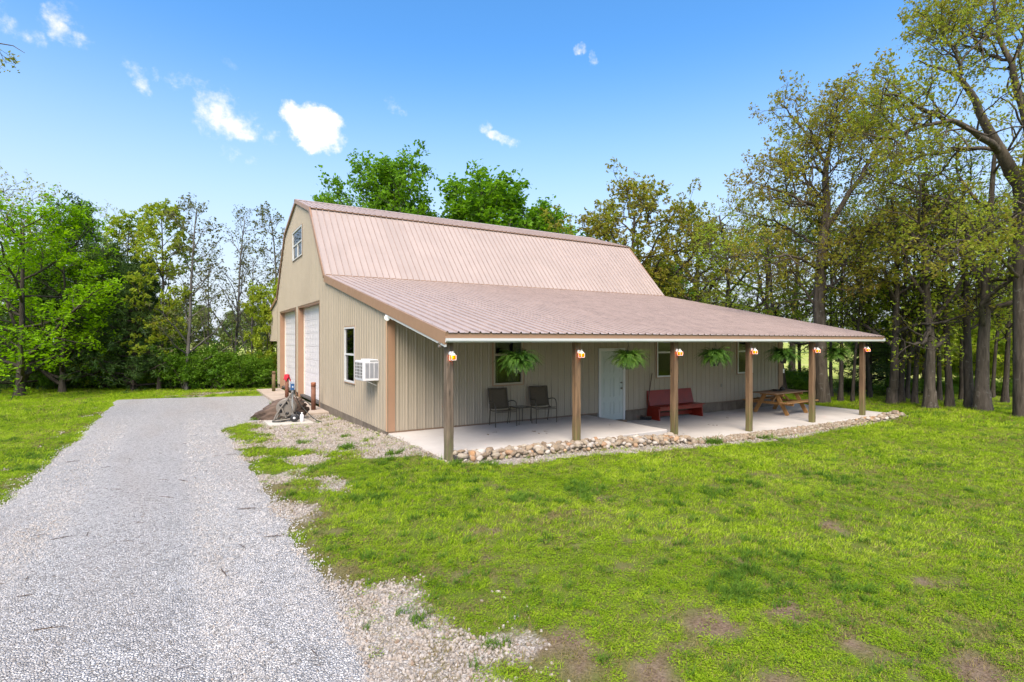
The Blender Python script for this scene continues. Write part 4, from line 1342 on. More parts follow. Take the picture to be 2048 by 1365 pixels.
# ------------------------------------------------------------------ field stones along the porch
SM = {}
for kind in ('field_stone', 'stone_pale', 'stone_rust'):
    SM[kind] = [rock_mesh(100 + i + 20 * len(SM), M[kind], 1, rnd.uniform(.7, .95), rnd.uniform(.6, .8)) for i in range(6)]
LAB = {'field_stone': 'brown-grey fieldstone', 'stone_pale': 'pale whitish fieldstone', 'stone_rust': 'rusty orange fieldstone'}
SPOT = [(.75, 'at the foot of the nearest porch post'), (1.7, 'below the left patio chair along the raised porch slab'), (2.8, 'left of the second porch post along the raised slab'),
        (3.6, 'at the foot of the second porch post'), (4.7, 'below the white door along the raised slab'), (5.75, 'near the right end of the raised porch slab'), (6.6, 'in the heap at the foot of the third porch post'),
        (9.0, 'in the rubble between the third and fourth porch posts'), (12.2, 'in the rubble between the fourth and fifth porch posts'), (14.4, 'in the rubble short of the last porch post'), (99, 'in the pile round the far corner of the patio slab')]
rs = random.Random(21)
def stone(x, y, z, s, kind=None):
    kind = kind or rs.choices(['field_stone', 'stone_pale', 'stone_rust'], [.62, .28, .10])[0]
    o = link('fieldstone', rs.choice(SM[kind]), None, (x, y, z), (rs.uniform(-.5, .5), rs.uniform(-.5, .5), rs.uniform(0, 6.28)), (s * rs.uniform(.85, 1.25), s * rs.uniform(.8, 1.1), s * rs.uniform(.8, 1.1)))
    tag(o, LAB[kind] + ' ' + [t for xx, t in SPOT if x < xx][0], 'stone', 'fieldstones along the porch edge')
x = .24
for row, (y0, dz, n, smin, smax) in enumerate(((-3.26, .12, 64, .10, .19), (-3.40, .09, 58, .11, .22), (-3.54, .06, 54, .10, .21), (-3.70, .03, 40, .08, .16))):
    for k in range(n):
        x = .20 + (6.15 - .20) * (k + rs.uniform(.15, .85)) / n
        s = rs.uniform(smin, smax)
        y = y0 + rs.uniform(-.05, .05) + (.10 if x < .6 and row > 1 else 0)
        g = float(gz(x, y))
        z = g + s * .22 + dz * (.6 + .25 * max(0, min(1, (x - 1) / 4)))
        stone(x, y, z, s)
# white tumbled rocks by the third post
for k in range(12): stone(6.2 + rs.uniform(-.25, .2), -3.66 + rs.uniform(-.2, .1), float(gz(6.2, -3.6)) + rs.uniform(.04, .14), rs.uniform(.13, .22), rs.choice(['stone_pale', 'field_stone']))
for k in range(34):
    x = rs.uniform(6.5, 14.5); stone(x, -3.6 - rs.uniform(0, .35), float(gz(x, -3.7)) + .05, rs.uniform(.07, .13))
for k in range(46):
    x = rs.uniform(14.3, 17.3); y = -3.55 - rs.uniform(0, .5) + .18 * (x - 14.3) * (x > 16) * .4; stone(x, y, float(gz(x, y)) + .07, rs.uniform(.12, .22))

# fallen leaves on the slabs, twigs on the drive
def leaf_bit(x, y, z, s, lab):
    mb = MB(); n = 6
    vs = [(0, -s, 0)]
    for k in range(1, n): vs += [(-.35 * s * math.sin(math.pi * k / n), -s + 2 * s * k / n, .012 * rnd.random() + .25 * s * math.sin(math.pi * k / n) * .3), (.35 * s * math.sin(math.pi * k / n), -s + 2 * s * k / n, .015 * rnd.random() + .2 * s)]
    vs += [(0, s, .02)]
    fs = [(0, 2, 1)] + [(2 * k - 1, 2 * k, 2 * k + 2, 2 * k + 1) for k in range(1, n - 1)] + [(2 * n - 3, 2 * n - 2, 2 * n - 1)]
    mb.add(vs, fs)
    o = mb.build('dead_leaf', M['deadleaf'], None, fix=False, loc=(x, y, z + .006), rot=(0, 0, rnd.uniform(0, 6)))
    tag(o, lab, 'leaf', 'dead leaves on the porch')
for (x, y) in ((9.23, -2.05), (9.30, -2.12), (9.16, -1.95), (10.9, -1.3), (7.3, -2.6)): leaf_bit(x, y, 0, rnd.uniform(.03, .07), 'dry brown leaf lying on the lower patio slab')
for (x, y) in ((3.0, -2.0), (3.15, -2.1), (3.3, -1.85), (2.2, -1.3), (3.05, -1.7), (5.3, -1.9), (1.9, -1.5)): leaf_bit(x, y, .31, rnd.uniform(.025, .06), 'dry brown leaf lying on the raised porch slab')
tw = []
for k in range(3):
    mb = MB(); p = [(-.5, 0, 0), (-.2, .03 * (k - 1), .01), (.1, -.04, .012), (.5, .05 * (k - 1), .0)]
    mb.tube(p, [.018, .022, .02, .012], 5); mb.tube([(.0, -.02, .01), (.15, .12, .03)], [.014, .007], 4)
    tw.append(mb.mesh('twig', M['twig']))
for k in range(42):
    y = rs.uniform(-9.0, 2.0); x = rs.uniform(-6.2, -3.2)
    s = rs.uniform(.10, .24)
    o = link('twig', rs.choice(tw), None, (x, y, float(gz(x, y)) + .025), (0, 0, rs.uniform(-1, 1) - .55), (s, s, s))
    tag(o, 'short brown twig fallen on the ' + ('near ' if y < -6 else 'middle ' if y < -3 else 'far ') + ('left' if x < -5.2 else 'centre' if x < -4.2 else 'right') + ' of the gravel driveway', 'twig', 'twigs on the driveway')


# ------------------------------------------------------------------ trees
def norm(v): return v / np.maximum(np.linalg.norm(v, axis=-1, keepdims=True), 1e-9)


def interp(P, t):
    """P (B,n,3), t (B,k) -> points and tangents (B,k,3)"""
    n = P.shape[1]
    s = np.clip(t * (n - 1), 0, n - 1.0001); i = s.astype(int); f = (s - i)[..., None]
    b = np.arange(P.shape[0])[:, None]
    a, c = P[b, i], P[b, i + 1]
    return a + (c - a) * f, norm(c - a), i, f[..., 0]


def grow(rng, P, R_, k, t0, t1, ang, L, n, wob, up, rr, shape=None, flat=0.0, rmin=.004):
    B = P.shape[0]
    t = t0 + (t1 - t0) * (np.arange(k)[None, :] + rng.uniform(.05, .95, (B, k))) / k
    p, tan, i, f = interp(P, t)
    b = np.arange(B)[:, None]
    rp = R_[b, i] * (1 - f) + R_[b, np.minimum(i + 1, P.shape[1] - 1)] * f
    az = rng.uniform(0, 2 * np.pi, (B, 1)) + np.arange(k)[None, :] * 2.4 + rng.normal(0, .35, (B, k))
    ref = np.where(np.abs(tan[..., 2:3]) < .9, np.array([0, 0, 1.0]), np.array([1.0, 0, 0]))
    u = norm(np.cross(tan, ref)); v = np.cross(tan, u)
    perp = u * np.cos(az)[..., None] + v * np.sin(az)[..., None]
    perp[..., 2] *= (1 - flat); perp = norm(perp)
    a = np.radians(rng.normal(ang[0], ang[1], (B, k)))[..., None]
    d = norm(tan * np.cos(a) + perp * np.sin(a)).reshape(-1, 3)
    ln = L * rng.uniform(.7, 1.3, (B, k))
    if shape is not None: ln = ln * shape((t - t0) / max(t1 - t0, 1e-6))
    else: ln = ln * (1.15 - .5 * t)
    ln = ln.reshape(-1); rp = rp.reshape(-1)
    r0 = np.maximum(np.minimum(rp * .72, rr * ln), rmin)
    pos = p.reshape(-1, 3); N = len(pos)
    out = np.zeros((N, n + 1, 3)); out[:, 0] = pos
    for s in range(n):
        d = norm(d + rng.normal(0, wob, (N, 3)) + np.array([0, 0, up]))
        pos = pos + d * (ln / n)[:, None]; out[:, s + 1] = pos
    rad = r0[:, None] * np.linspace(1, .35, n + 1)[None, :]
    return out, rad


def tubes(groups):
    V = []; F = []; off = 0
    for P, Rr, sides in groups:
        B, n, _ = P.shape
        if B == 0: continue
        T = np.empty_like(P); T[:, 1:-1] = P[:, 2:] - P[:, :-2]; T[:, 0] = P[:, 1] - P[:, 0]; T[:, -1] = P[:, -1] - P[:, -2]
        T = norm(T)
        ax = norm(P[:, -1] - P[:, 0])
        ref = np.where(np.abs(ax[:, 2:3]) < .7, np.array([[0, 0, 1.0]]), np.array([[1.0, .2, 0]]))[:, None, :]
        u = norm(np.cross(T, np.broadcast_to(ref, T.shape))); v = np.cross(T, u)
        a = np.arange(sides) * 2 * np.pi / sides
        ring = P[:, :, None, :] + Rr[:, :, None, None] * (u[:, :, None, :] * np.cos(a)[None, None, :, None] + v[:, :, None, :] * np.sin(a)[None, None, :, None])
        V.append(ring.reshape(-1, 3))
        idx = (np.arange(B * n * sides).reshape(B, n, sides)) + off
        nx = np.roll(idx, -1, 2)
        F.append(np.stack([idx[:, :-1], nx[:, :-1], nx[:, 1:], idx[:, 1:]], -1).reshape(-1, 4))
        off += B * n * sides
    return np.concatenate(V), np.concatenate(F)


def leaves(rng, P, m, size, spread, upb=.5, t0=.2, aspect=.55, along=0.0):
    """m leaves on each twig of P (B,n,3)"""
    B = P.shape[0]
    t = t0 + (1 - t0) * rng.uniform(0, 1, (B, m)) ** .8
    p, tan, _, _ = interp(P, t)
    c = (p + rng.normal(0, spread, p.shape)).reshape(-1, 3)
    N = len(c)
    nr = norm(rng.normal(0, 1, (N, 3)) + np.array([0, 0, upb]))
    ax = rng.normal(0, 1, (N, 3)) + tan.reshape(-1, 3) * along
    ax = norm(np.cross(nr, np.cross(ax, nr)))
    bx = np.cross(nr, ax)
    s = (size * rng.uniform(.6, 1.3, N))[:, None]
    tip = nr * s * .25
    q = np.stack([c - ax * s, c + bx * s * aspect + tip * .4, c + ax * s - tip, c - bx * s * aspect + tip * .4], 1)
    return q.reshape(-1, 3)


def leaf_mesh(name, qs, mat):
    v = np.concatenate(qs)
    f = np.arange(len(v)).reshape(-1, 4)
    return np_mesh(name, v, f, mat)


def trunk_line(rng, H, r, lean=(0, 0), wob=.02, n=12, flare=.55, top=.25):
    d = norm(np.array([lean[0], lean[1], 1.0])); p = np.zeros(3); P = [np.array([0, 0, -.12])]
    for i in range(n):
        d = norm(d + rng.normal(0, wob, 3) * np.array([1, 1, .2])); p = p + d * H / n; P.append(p.copy())
    P = np.array(P); t = np.linspace(0, 1, n + 1)
    Rr = r * (1 - (1 - top) * t ** .85)
    # root flare rings
    ex = np.array([P[0], [0, 0, .10], [0, 0, .35], [0, 0, .8]])
    P2 = np.concatenate([ex, P[1:]]) if H / n > .9 else np.concatenate([ex[:3], P[1:]])
    R2 = np.concatenate([r * np.array([1 + flare, 1 + flare * .7, 1 + flare * .3, 1.06])[:len(P2) - n], Rr[1:]])
    o = np.argsort(P2[:, 2]) if abs(lean[0]) + abs(lean[1]) < .3 else np.arange(len(P2))
    P2 = P2[o]
    return P2[None], R2[None]


def proto(seed, H, r, wood_m, leaf_m, kind, **k):
    rng = np.random.RandomState(seed)
    g = lambda n, d: k.get(n, d)
    T, RT = trunk_line(rng, H * g('th', .92), r, g('lean', (0, 0)), g('twob', .022), g('tn', 12), g('flare', .5), g('ttop', .22))
    G = [(T, RT, 10)]; Q = []
    if kind == 'oak':
        A, RA = grow(rng, T, RT, g('n1', 15), g('c0', .30), .98, (g('a1', 62), 14), g('L1', .40) * H, 8, g('w1', .20), g('up1', .05), .032, g('shape', lambda t: np.sin(np.pi * (.18 + .74 * t)) ** .7), .35)
        Bq, RB = grow(rng, A, RA, g('n2', 7), .22, 1.0, (48, 14), g('L2', .145) * H, 5, .22, .05, .020, None, .25)
        C, RC = grow(rng, Bq, RB, g('n3', 6), .2, 1.0, (46, 15), g('L3', .065) * H, 3, .22, .06, .014, None, .1)
        D, RD = grow(rng, C, RC, g('n4', 3), .3, 1.0, (42, 15), g('L4', .030) * H, 2, .2, .06, .010)
        G += [(A, RA, 6), (Bq, RB, 4), (C, RC, 3)]
        if g('twigs', True): G += [(D, RD, 3)]
        Q.append(leaves(rng, D, g('m', 6), g('ls', .075), g('sp', .05), g('upb', .5), .62))
        # epicormic shoots low on the trunk
        if g('low', 0):
            E_, RE = grow(rng, T, RT, g('low', 0), g('low0', .12), .5, (75, 12), .13 * H, 5, .18, .03, .014, None, .3)
            F_, RF = grow(rng, E_, RE, 7, .2, 1, (45, 12), .05 * H, 3, .2, .04, .012)
            G += [(E_, RE, 4), (F_, RF, 3)]
            Q.append(leaves(rng, F_, g('m', 6) * 3, g('ls', .075), .08, .5, .2))
    elif kind == 'maple':
        A, RA = grow(rng, T, RT, g('n1', 18), g('c0', .22), 1.0, (g('a1', 50), 12), g('L1', .42) * H, 7, .12, g('up1', .09), .03, g('shape', lambda t: (1 - t) ** .5 * .8 + .25))
        Bq, RB = grow(rng, A, RA, 9, .2, 1.0, (42, 12), g('L2', .17) * H, 5, .16, g('up2', .07), .018)
        C, RC = grow(rng, Bq, RB, 7, .2, 1.0, (42, 14), .065 * H, 3, .18, .03, .012)
        G += [(A, RA, 6), (Bq, RB, 4), (C, RC, 3)]
        Q.append(leaves(rng, C, g('m', 14), g('ls', .10), g('sp', .10), g('upb', .8), .15))
    elif kind == 'cedar':
        A, RA = grow(rng, T, RT, g('n1', 70), g('c0', .10), 1.0, (g('a1', 72), 12), g('L1', .30) * H, 5, .10, g('up1', .0), .022, lambda t: (1 - t) ** .8 + .12)
        Bq, RB = grow(rng, A, RA, 9, .15, 1.0, (45, 12), .085 * H, 3, .15, -.02, .014)
        C, RC = grow(rng, Bq, RB, 3, .3, 1.0, (35, 12), .04 * H, 2, .15, -.05, .012)
        G += [(A, RA, 5), (Bq, RB, 3)]
        Q.append(leaves(rng, C, g('m', 7), g('ls', .11), .06, .2, .0, .25, 1.5))
    elif kind == 'slim':
        A, RA = grow(rng, T, RT, g('n1', 26), g('c0', .22), 1.0, (g('a1', 42), 12), g('L1', .20) * H, 6, .13, g('up1', .06), .018, lambda t: (1 - t) ** .6 + .15)
        Bq, RB = grow(rng, A, RA, 7, .2, 1.0, (40, 12), .075 * H, 4, .2, .05, .012)
        C, RC = grow(rng, Bq, RB, 4, .3, 1.0, (40, 14), .03 * H, 2, .2, .04, .010)
        G += [(A, RA, 5), (Bq, RB, 3), (C, RC, 3)]
        Q.append(leaves(rng, C, g('m', 3), g('ls', .07), .05, .4, .5))
    elif kind == 'bush':
        st = []
        base = np.zeros((g('n0', 14), 2, 3)); base[:, :, :2] = rng.normal(0, g('w0', .5), (g('n0', 14), 1, 2)); base[:, 1, 2] = .1
        rb = np.full((g('n0', 14), 2), r)
        A, RA = grow(rng, base, rb, 2, .4, .9, (24, 14), g('L1', .95) * H, 6, .13, .02, .014, lambda t: .8 + 0 * t)
        Bq, RB = grow(rng, A, RA, 8, .1, 1.0, (48, 14), .30 * H, 4, .2, .03, .012)
        C, RC = grow(rng, Bq, RB, 5, .15, 1.0, (45, 14), .13 * H, 2, .2, .03, .010)
        G = [(A, RA, 5), (Bq, RB, 3)]
        Q.append(leaves(rng, C, g('m', 9), g('ls', .06), .07, .6, .1))
    v, f = tubes(G)
    wm = np_mesh('trunk', v, f, wood_m, True)
    lm = leaf_mesh('crown', Q, leaf_m)
    return (wm, lm, float(np.percentile(np.concatenate(Q)[:, 2], 99.7)))


BARK = barkmat('oak_bark', (.034, .027, .021), (.135, .110, .088), .45)
BARK_D = barkmat('dark_bark', (.026, .021, .017), (.098, .081, .066), .35)
BARK_G = barkmat('grey_bark', (.070, .064, .058), (.155, .145, .135), .2)
OAKL = leafmat('oak_spring_leaf', [(.26, .18, .045), (.30, .26, .04), (.33, .33, .04), (.27, .35, .035), (.37, .41, .07)], .6, .7)
OAKY = leafmat('wood_leaf', [(.31, .28, .04), (.34, .37, .04), (.30, .42, .036), (.39, .47, .055), (.26, .40, .036)], .6, .45)
GREENL = leafmat('bright_green_leaf', [(.075, .19, .010), (.115, .27, .013), (.165, .35, .016), (.22, .42, .024)], .55, .6)
LIMEL = leafmat('lime_maple_leaf', [(.14, .31, .006), (.20, .40, .007), (.26, .47, .009), (.32, .52, .014)], .55, .5)
CEDARL = leafmat('cedar_leaf', [(.032, .072, .020), (.052, .11, .026), (.08, .15, .032), (.11, .165, .04)], .35, .6)
BUDL = leafmat('budding_leaf', [(.10, .085, .05), (.13, .13, .05), (.12, .15, .03), (.16, .15, .09)], .4, .6)
BUSHL = leafmat('bush_leaf', [(.045, .125, .010), (.08, .19, .013), (.125, .25, .017), (.17, .30, .024)], .5, .6)
HAZEL = leafmat('far_leaf', [(.10, .17, .045), (.14, .22, .05), (.19, .24, .07), (.22, .21, .10)], .45, .15)

PR = {
    'oak_a': proto(11, 13.0, .27, BARK, OAKY, 'oak', c0=.36, n1=11, low=1, low0=.25, m=2, n3=4),
    'oak_b': proto(12, 13.0, .25, BARK, OAKY, 'oak', c0=.38, n1=11, low=1, low0=.28, lean=(.0, .0), m=2, a1=58, n3=4),
    'oak_c': proto(13, 12.0, .22, BARK_D, OAKL, 'oak', c0=.34, n1=12, low=1, low0=.25, lean=(-.12, 0), m=3, L1=.42, n3=4),
    'oak_d': proto(14, 11.5, .17, BARK_D, OAKY, 'oak', c0=.42, n1=11, low=1, low0=.3, L1=.30, m=2, n3=5),
    'oak_open': proto(15, 11.0, .24, BARK_D, OAKL, 'oak', c0=.30, n1=20, a1=48, L1=.42, m=8, th=.85, n3=6, ls=.085),
    'pole': proto(16, 11.0, .11, BARK_D, OAKY, 'oak', c0=.42, n1=11, n2=5, L1=.24, m=3, n3=5, low=1, low0=.3),
    'vase': proto(17, 11.0, .22, BARK_G, GREENL, 'maple', c0=.22, n1=26, a1=38, L1=.50, up1=.10, m=12, ls=.12, sp=.13),
    'round': proto(18, 9.5, .2, BARK_G, GREENL, 'maple', c0=.2, n1=26, a1=52, L1=.44, m=11, ls=.12, sp=.12),
    'maple': proto(19, 9.0, .16, BARK_D, LIMEL, 'maple', c0=.14, a1=66, L1=.50, up1=.03, up2=-.01, m=10, ls=.085, upb=1.6, sp=.09),
    'cedar': proto(20, 8.0, .14, BARK_D, CEDARL, 'cedar'),
    'cedar_b': proto(21, 8.5, .13, BARK_D, CEDARL, 'cedar', c0=.22, L1=.34, n1=58, up1=-.03),
    'slim': proto(22, 10.0, .10, BARK_G, BUDL, 'slim'),
    'slim_b': proto(23, 10.0, .10, BARK_G, BUDL, 'slim', n1=22, a1=38, L1=.26, m=2),
    'slim_leaf': proto(24, 10.0, .09, BARK_D, OAKY, 'slim', m=9, ls=.085, n1=30),
    'bush': proto(25, 2.4, .02, BARK_D, BUSHL, 'bush'),
    'bush_b': proto(26, 2.2, .02, BARK_D, OAKY, 'bush', n0=9, m=8),
    'sap': proto(27, 5.0, .04, BARK_D, OAKY, 'oak', c0=.12, n1=16, n2=5, n3=4, L1=.26, m=10, ls=.07),
    'far': proto(28, 10.0, .2, BARK_D, HAZEL, 'maple', c0=.08, L1=.45, m=7, ls=.22, sp=.22),
}


def place(name, label, cat, pk, loc, h, rz=None, wide=1.0, group=None):
    wm, lm, H = PR[pk]
    t = empty(name, loc, rnd.uniform(0, 6.28) if rz is None else rz, label, cat, group)
    s = h / H
    t.scale = (s * wide, s * wide, s)
    link('trunk', wm, t); link('crown', lm, t)
    return t


def tree(name, label, pk, px, Z, h, rz=None, wide=1.0, group=None, cat='tree'):
    return place(name, label, cat, pk, ground_at(px, Z), h, rz, wide, group)


# hero trees: main limbs laid out one by one
def hero(name, label, base, limbs, leaf_m, bark, seed, ls=.08, m=6, n2=9, L2=1.7, fill=None, n4=3, slim=1.0):
    """limbs: lists of (px, py, Z, radius); the first one is the trunk"""
    rng = np.random.RandomState(seed)
    t = empty(name, base, 0, label, 'tree')
    G = []; A = []; RA = []
    for li, lb in enumerate(limbs):
        pts = np.array([(at(a, b, Z) - base)[:] for a, b, Z, r in lb]); rad = np.array([q[3] for q in lb]) * (slim if li else np.linspace((1 + slim) / 2, slim, len(lb)))
        if li == 0: pts[0] = (pts[0][0], pts[0][1], -.15)
        # resample smoothly
        n = 20 if li == 0 else 14
        s = np.linspace(0, len(pts) - 1, n)
        i = np.clip(s.astype(int), 0, len(pts) - 2); f = (s - i)[:, None]
        pm = np.vstack([2 * pts[0] - pts[1], pts, 2 * pts[-1] - pts[-2]])
        p0, p1, p2, p3 = pm[i], pm[i + 1], pm[i + 2], pm[i + 3]
        P = .5 * (2 * p1 + (p2 - p0) * f + (2 * p0 - 5 * p1 + 4 * p2 - p3) * f ** 2 + (3 * p1 - p0 - 3 * p2 + p3) * f ** 3)
        P += rng.normal(0, .03 if li else .012, P.shape)
        Rr = np.interp(s, np.arange(len(pts)), rad)
        G.append((P[None], Rr[None], 12 if li == 0 else 8))
        if li: A.append(P); RA.append(Rr)
    if fill:
        T, RT = G[0][0], G[0][1]
        X, RX = grow(rng, T, RT, fill[0], fill[1], .98, (62, 16), fill[2], 13, .16, .05, .026, None, .3)
        G.append((X, RX, 6)); A += list(X); RA += list(RX)
    A = np.stack(A); RA = np.stack(RA)
    B1, RB1 = grow(rng, A, RA, n2, .15, 1.0, (52, 16), L2, 6, .22, .05, .022, None, .2)
    C, RC = grow(rng, B1, RB1, 6, .2, 1.0, (48, 15), L2 * .45, 4, .24, .05, .015)
    D, RD = grow(rng, C, RC, n4, .25, 1.0, (45, 15), L2 * .19, 2, .22, .05, .012)
    G += [(B1, RB1, 5), (C, RC, 3), (D, RD, 3)]
    v, f = tubes(G)
    link('trunk', np_mesh('trunk', v, f, bark, True), t)
    link('crown', leaf_mesh('crown', [leaves(rng, D, m, ls, .045, .5, .70)], leaf_m), t)
    return t


b = ground_at(2052, 18.4)
Z = 18.4
hero('oak_tree', 'big grey-barked oak with long arching limbs at the right edge of the lawn', b,
     [[(2052, 832, Z, .44), (2050, 800, Z, .36), (2047, 640, Z, .335), (2045, 470, Z, .32), (2046, 385, Z, .31), (2026, 350, Z, .27), (2003, 304, Z - .2, .21), (1972, 253, Z - .4, .17), (1954, 209, Z - .6, .14), (1928, 168, Z - .8, .11), (1906, 146, Z - 1, .08), (1870, 134, Z - 1.2, .055), (1835, 121, Z - 1.3, .02)],
      [(2003, 304, Z - .2, .17), (1969, 275, Z - .8, .14), (1932, 253, Z - 1.4, .115), (1903, 242, Z - 1.8, .10), (1866, 227, Z - 2.2, .085), (1837, 212, Z - 2.5, .07), (1811, 198, Z - 2.8, .055), (1756, 187, Z - 3, .02)],
      [(1903, 242, Z - 1.8, .08), (1851, 253, Z - 2.3, .07), (1811, 264, Z - 2.6, .06), (1778, 277, Z - 2.9, .045), (1725, 268, Z - 3.2, .018)],
      [(2043, 385, Z, .25), (2060, 290, Z + .3, .22), (2049, 220, Z + .5, .19), (2027, 165, Z + .6, .15), (2016, 121, Z + .6, .12), (1996, 66, Z + .7, .09), (1993, 10, Z + .8, .06), (1985, -60, Z + .8, .02)],
      [(2000, 300, Z + .2, .11), (1945, 296, Z + .6, .09), (1888, 304, Z + 1, .075), (1815, 322, Z + 1.3, .06), (1771, 338, Z + 1.5, .02)],
      [(1921, 150, Z - .9, .075), (1914, 110, Z - 1.1, .06), (1895, 80, Z - 1.2, .045), (1881, 40, Z - 1.3, .015)],
      [(1996, 70, Z + .7, .07), (1950, 72, Z + .5, .055), (1906, 59, Z + .3, .04), (1860, 40, Z + .1, .015)],
      [(2020, 140, Z + .6, .09), (2050, 60, Z + 1.2, .07), (2080, -40, Z + 1.5, .02)],
      [(2040, 470, Z, .14), (2085, 380, Z - 1, .10), (2130, 300, Z - 1.5, .04)],
      [(2044, 560, Z, .10), (1985, 500, Z - 1, .07), (1930, 480, Z - 1.8, .05), (1880, 500, Z - 2.2, .02)],
      [(2016, 121, Z + .6, .08), (1960, 100, Z + 1.4, .06), (1930, 30, Z + 1.8, .02)]],
     OAKL, BARK, 101, .054, 5, 14, 1.6, None, 5, .70)

Z = 22.6
b = ground_at(1646, Z)
hero('oak_tree', 'tall straight oak rising behind the right end of the porch roof', b,
     [[(1646, 803, Z, .42), (1645, 780, Z, .30), (1640, 690, Z, .28), (1638, 600, Z, .27), (1645, 498, Z, .24), (1652, 421, Z, .19), (1652, 348, Z, .15), (1655, 315, Z, .11), (1672, 262, Z, .07), (1680, 215, Z, .02)],
      [(1652, 456, Z, .16), (1687, 407, Z - .3, .14), (1716, 359, Z - .5, .12), (1734, 330, Z - .6, .10), (1767, 282, Z - .8, .08), (1782, 242, Z - .9, .055), (1784, 190, Z - 1, .02)],
      [(1652, 414, Z, .10), (1612, 405, Z - .8, .08), (1573, 388, Z - 1.3, .06), (1500, 362, Z - 1.8, .02)],
      [(1652, 350, Z, .09), (1620, 335, Z - .5, .07), (1585, 345, Z - .9, .05), (1550, 320, Z - 1.2, .02)],
      [(1654, 330, Z, .08), (1625, 285, Z + .4, .06), (1590, 240, Z + .7, .045), (1560, 205, Z + .9, .015)],
      [(1642, 520, Z, .09), (1690, 530, Z - 1.2, .075), (1740, 505, Z - 1.9, .05), (1800, 490, Z - 2.4, .02)],
      [(1640, 540, Z, .08), (1590, 515, Z - 1, .06), (1540, 515, Z - 1.6, .04), (1490, 500, Z - 2, .015)],
      [(1638, 585, Z, .09), (1665, 570, Z - .6, .07), (1700, 545, Z - 1, .05), (1735, 560, Z - 1.4, .02)],
      [(1716, 359, Z - .5, .06), (1745, 345, Z + .4, .05), (1790, 345, Z + .9, .02)],
      [(1680, 260, Z, .05), (1720, 225, Z + .2, .035), (1745, 195, Z + .3, .012)],
      [(1645, 498, Z, .09), (1600, 470, Z + .8, .07), (1540, 440, Z + 1.4, .045), (1480, 425, Z + 1.8, .015)]],
     OAKL, BARK, 102, .060, 5, 12, 1.6, (8, .28, 2.7), 4, .78)

# big trunks along the edge of the wood, right
tree('oak_tree', 'thick dark oak trunk standing left of the big oak at the lawn edge', 'oak_a', 1965, 20.2, 11.8, 1.0, 1.12)
tree('oak_tree', 'dark oak trunk close behind the thick dark oak near the right edge', 'oak_d', 1940, 20.9, 10.5, 2.0, 1.2)
tree('oak_tree', 'straight dark oak with a forked top in the middle of the right-hand wood', 'oak_b', 1860, 20.9, 11.2, 2.6, 1.05)
tree('leaning_tree', 'grey oak trunk leaning left behind the end of the porch gutter', 'oak_c', 1784, 22.4, 9.8, 1.05, 1.1)
tree('oak_tree', 'slim dark trunk right of the leaning grey oak', 'oak_d', 1802, 22.9, 9.6, .4)
tree('oak_tree', 'slender trunk between the leaning grey oak and the forked oak', 'pole', 1829, 22.4, 9.6, 1.2, 1.25)
tree('oak_tree', 'slim oak trunk right of the forked oak', 'oak_d', 1899, 21.3, 10.2, 3.2)
tree('oak_tree', 'dark slim trunk seen between the last two porch posts under the fern', 'oak_d', 1681, 23.2, 8.6, 5.0, .9)
tree('oak_tree', 'thin bent trunk beside the last porch post', 'pole', 1705, 23.0, 8, .7)
tree('oak_tree', 'thin dark trunk just right of the tall straight oak behind the porch', 'pole', 1662, 25.0, 9, 2.2)
tree('oak_tree', 'dark trunk with a white board on it behind the picnic table', 'pole', 1567, 27.0, 9, 4.1, 1.9)
p = at(1563, 742, 26.6)
mb = MB(); mb.box(-.14, .14, -.015, .015, -.10, .10, .004); o = mb.build('white_board', M['white'], None, loc=p, rot=(0, R(4), R(-32))); tag(o, 'small white board fixed to a dark trunk behind the picnic table', 'board')
deep = [(1722, 26, 'pole'), (1738, 25, 'pole'), (1813, 24.5, 'pole'), (1846, 27, 'pole'), (1880, 24, 'pole'), (1922, 24, 'pole'), (1984, 25, 'pole'), (2008, 23, 'oak_d'), (2024, 28, 'pole'), (2075, 24, 'oak_d'), (1600, 29, 'pole'), (1900, 30, 'pole')]
for i, (px, Zd, pk) in enumerate(deep):
    tree('forest_tree', 'dark-trunked tree deep inside the right-hand wood', pk, px + rnd.uniform(-3, 3), Zd, rnd.uniform(8.6, 10.2) * (Zd / 25) ** .6, None, rnd.uniform(.9, 1.15), 'trees inside the right-hand wood')
for (px, Zd, lb) in [(1835, 28, 'leafy yellow-green sapling between the slender trunk and the forked oak'), (1915, 29, 'leafy sapling in the gap left of the thick dark oak'), (2028, 27, 'leafy sapling just left of the big oak at the right edge')]:
    tree('sapling', lb, 'sap', px, Zd, rnd.uniform(4.0, 5.5), None, 1.1, 'saplings in the right-hand wood')
for i in range(22):
    px = 1790 + i * 19 + rnd.uniform(-14, 14)
    tree('edge_shrub', 'sunlit green thicket at the far edge of the right-hand wood', ('bush', 'sap', 'bush_b')[i % 3], px, rnd.uniform(40, 50), rnd.uniform(2.2, 5.0), None, 1.5, 'thicket beyond the right-hand wood', 'bush')
tree('cedar_tree', 'dark cedar standing behind the last porch post', 'cedar_b', 1742, 27.5, 3.8, .5, 1.5)
tree('cedar_tree', 'second dark cedar just right of the last porch post', 'cedar_b', 1772, 29.5, 3.4, 2.5, 1.4)
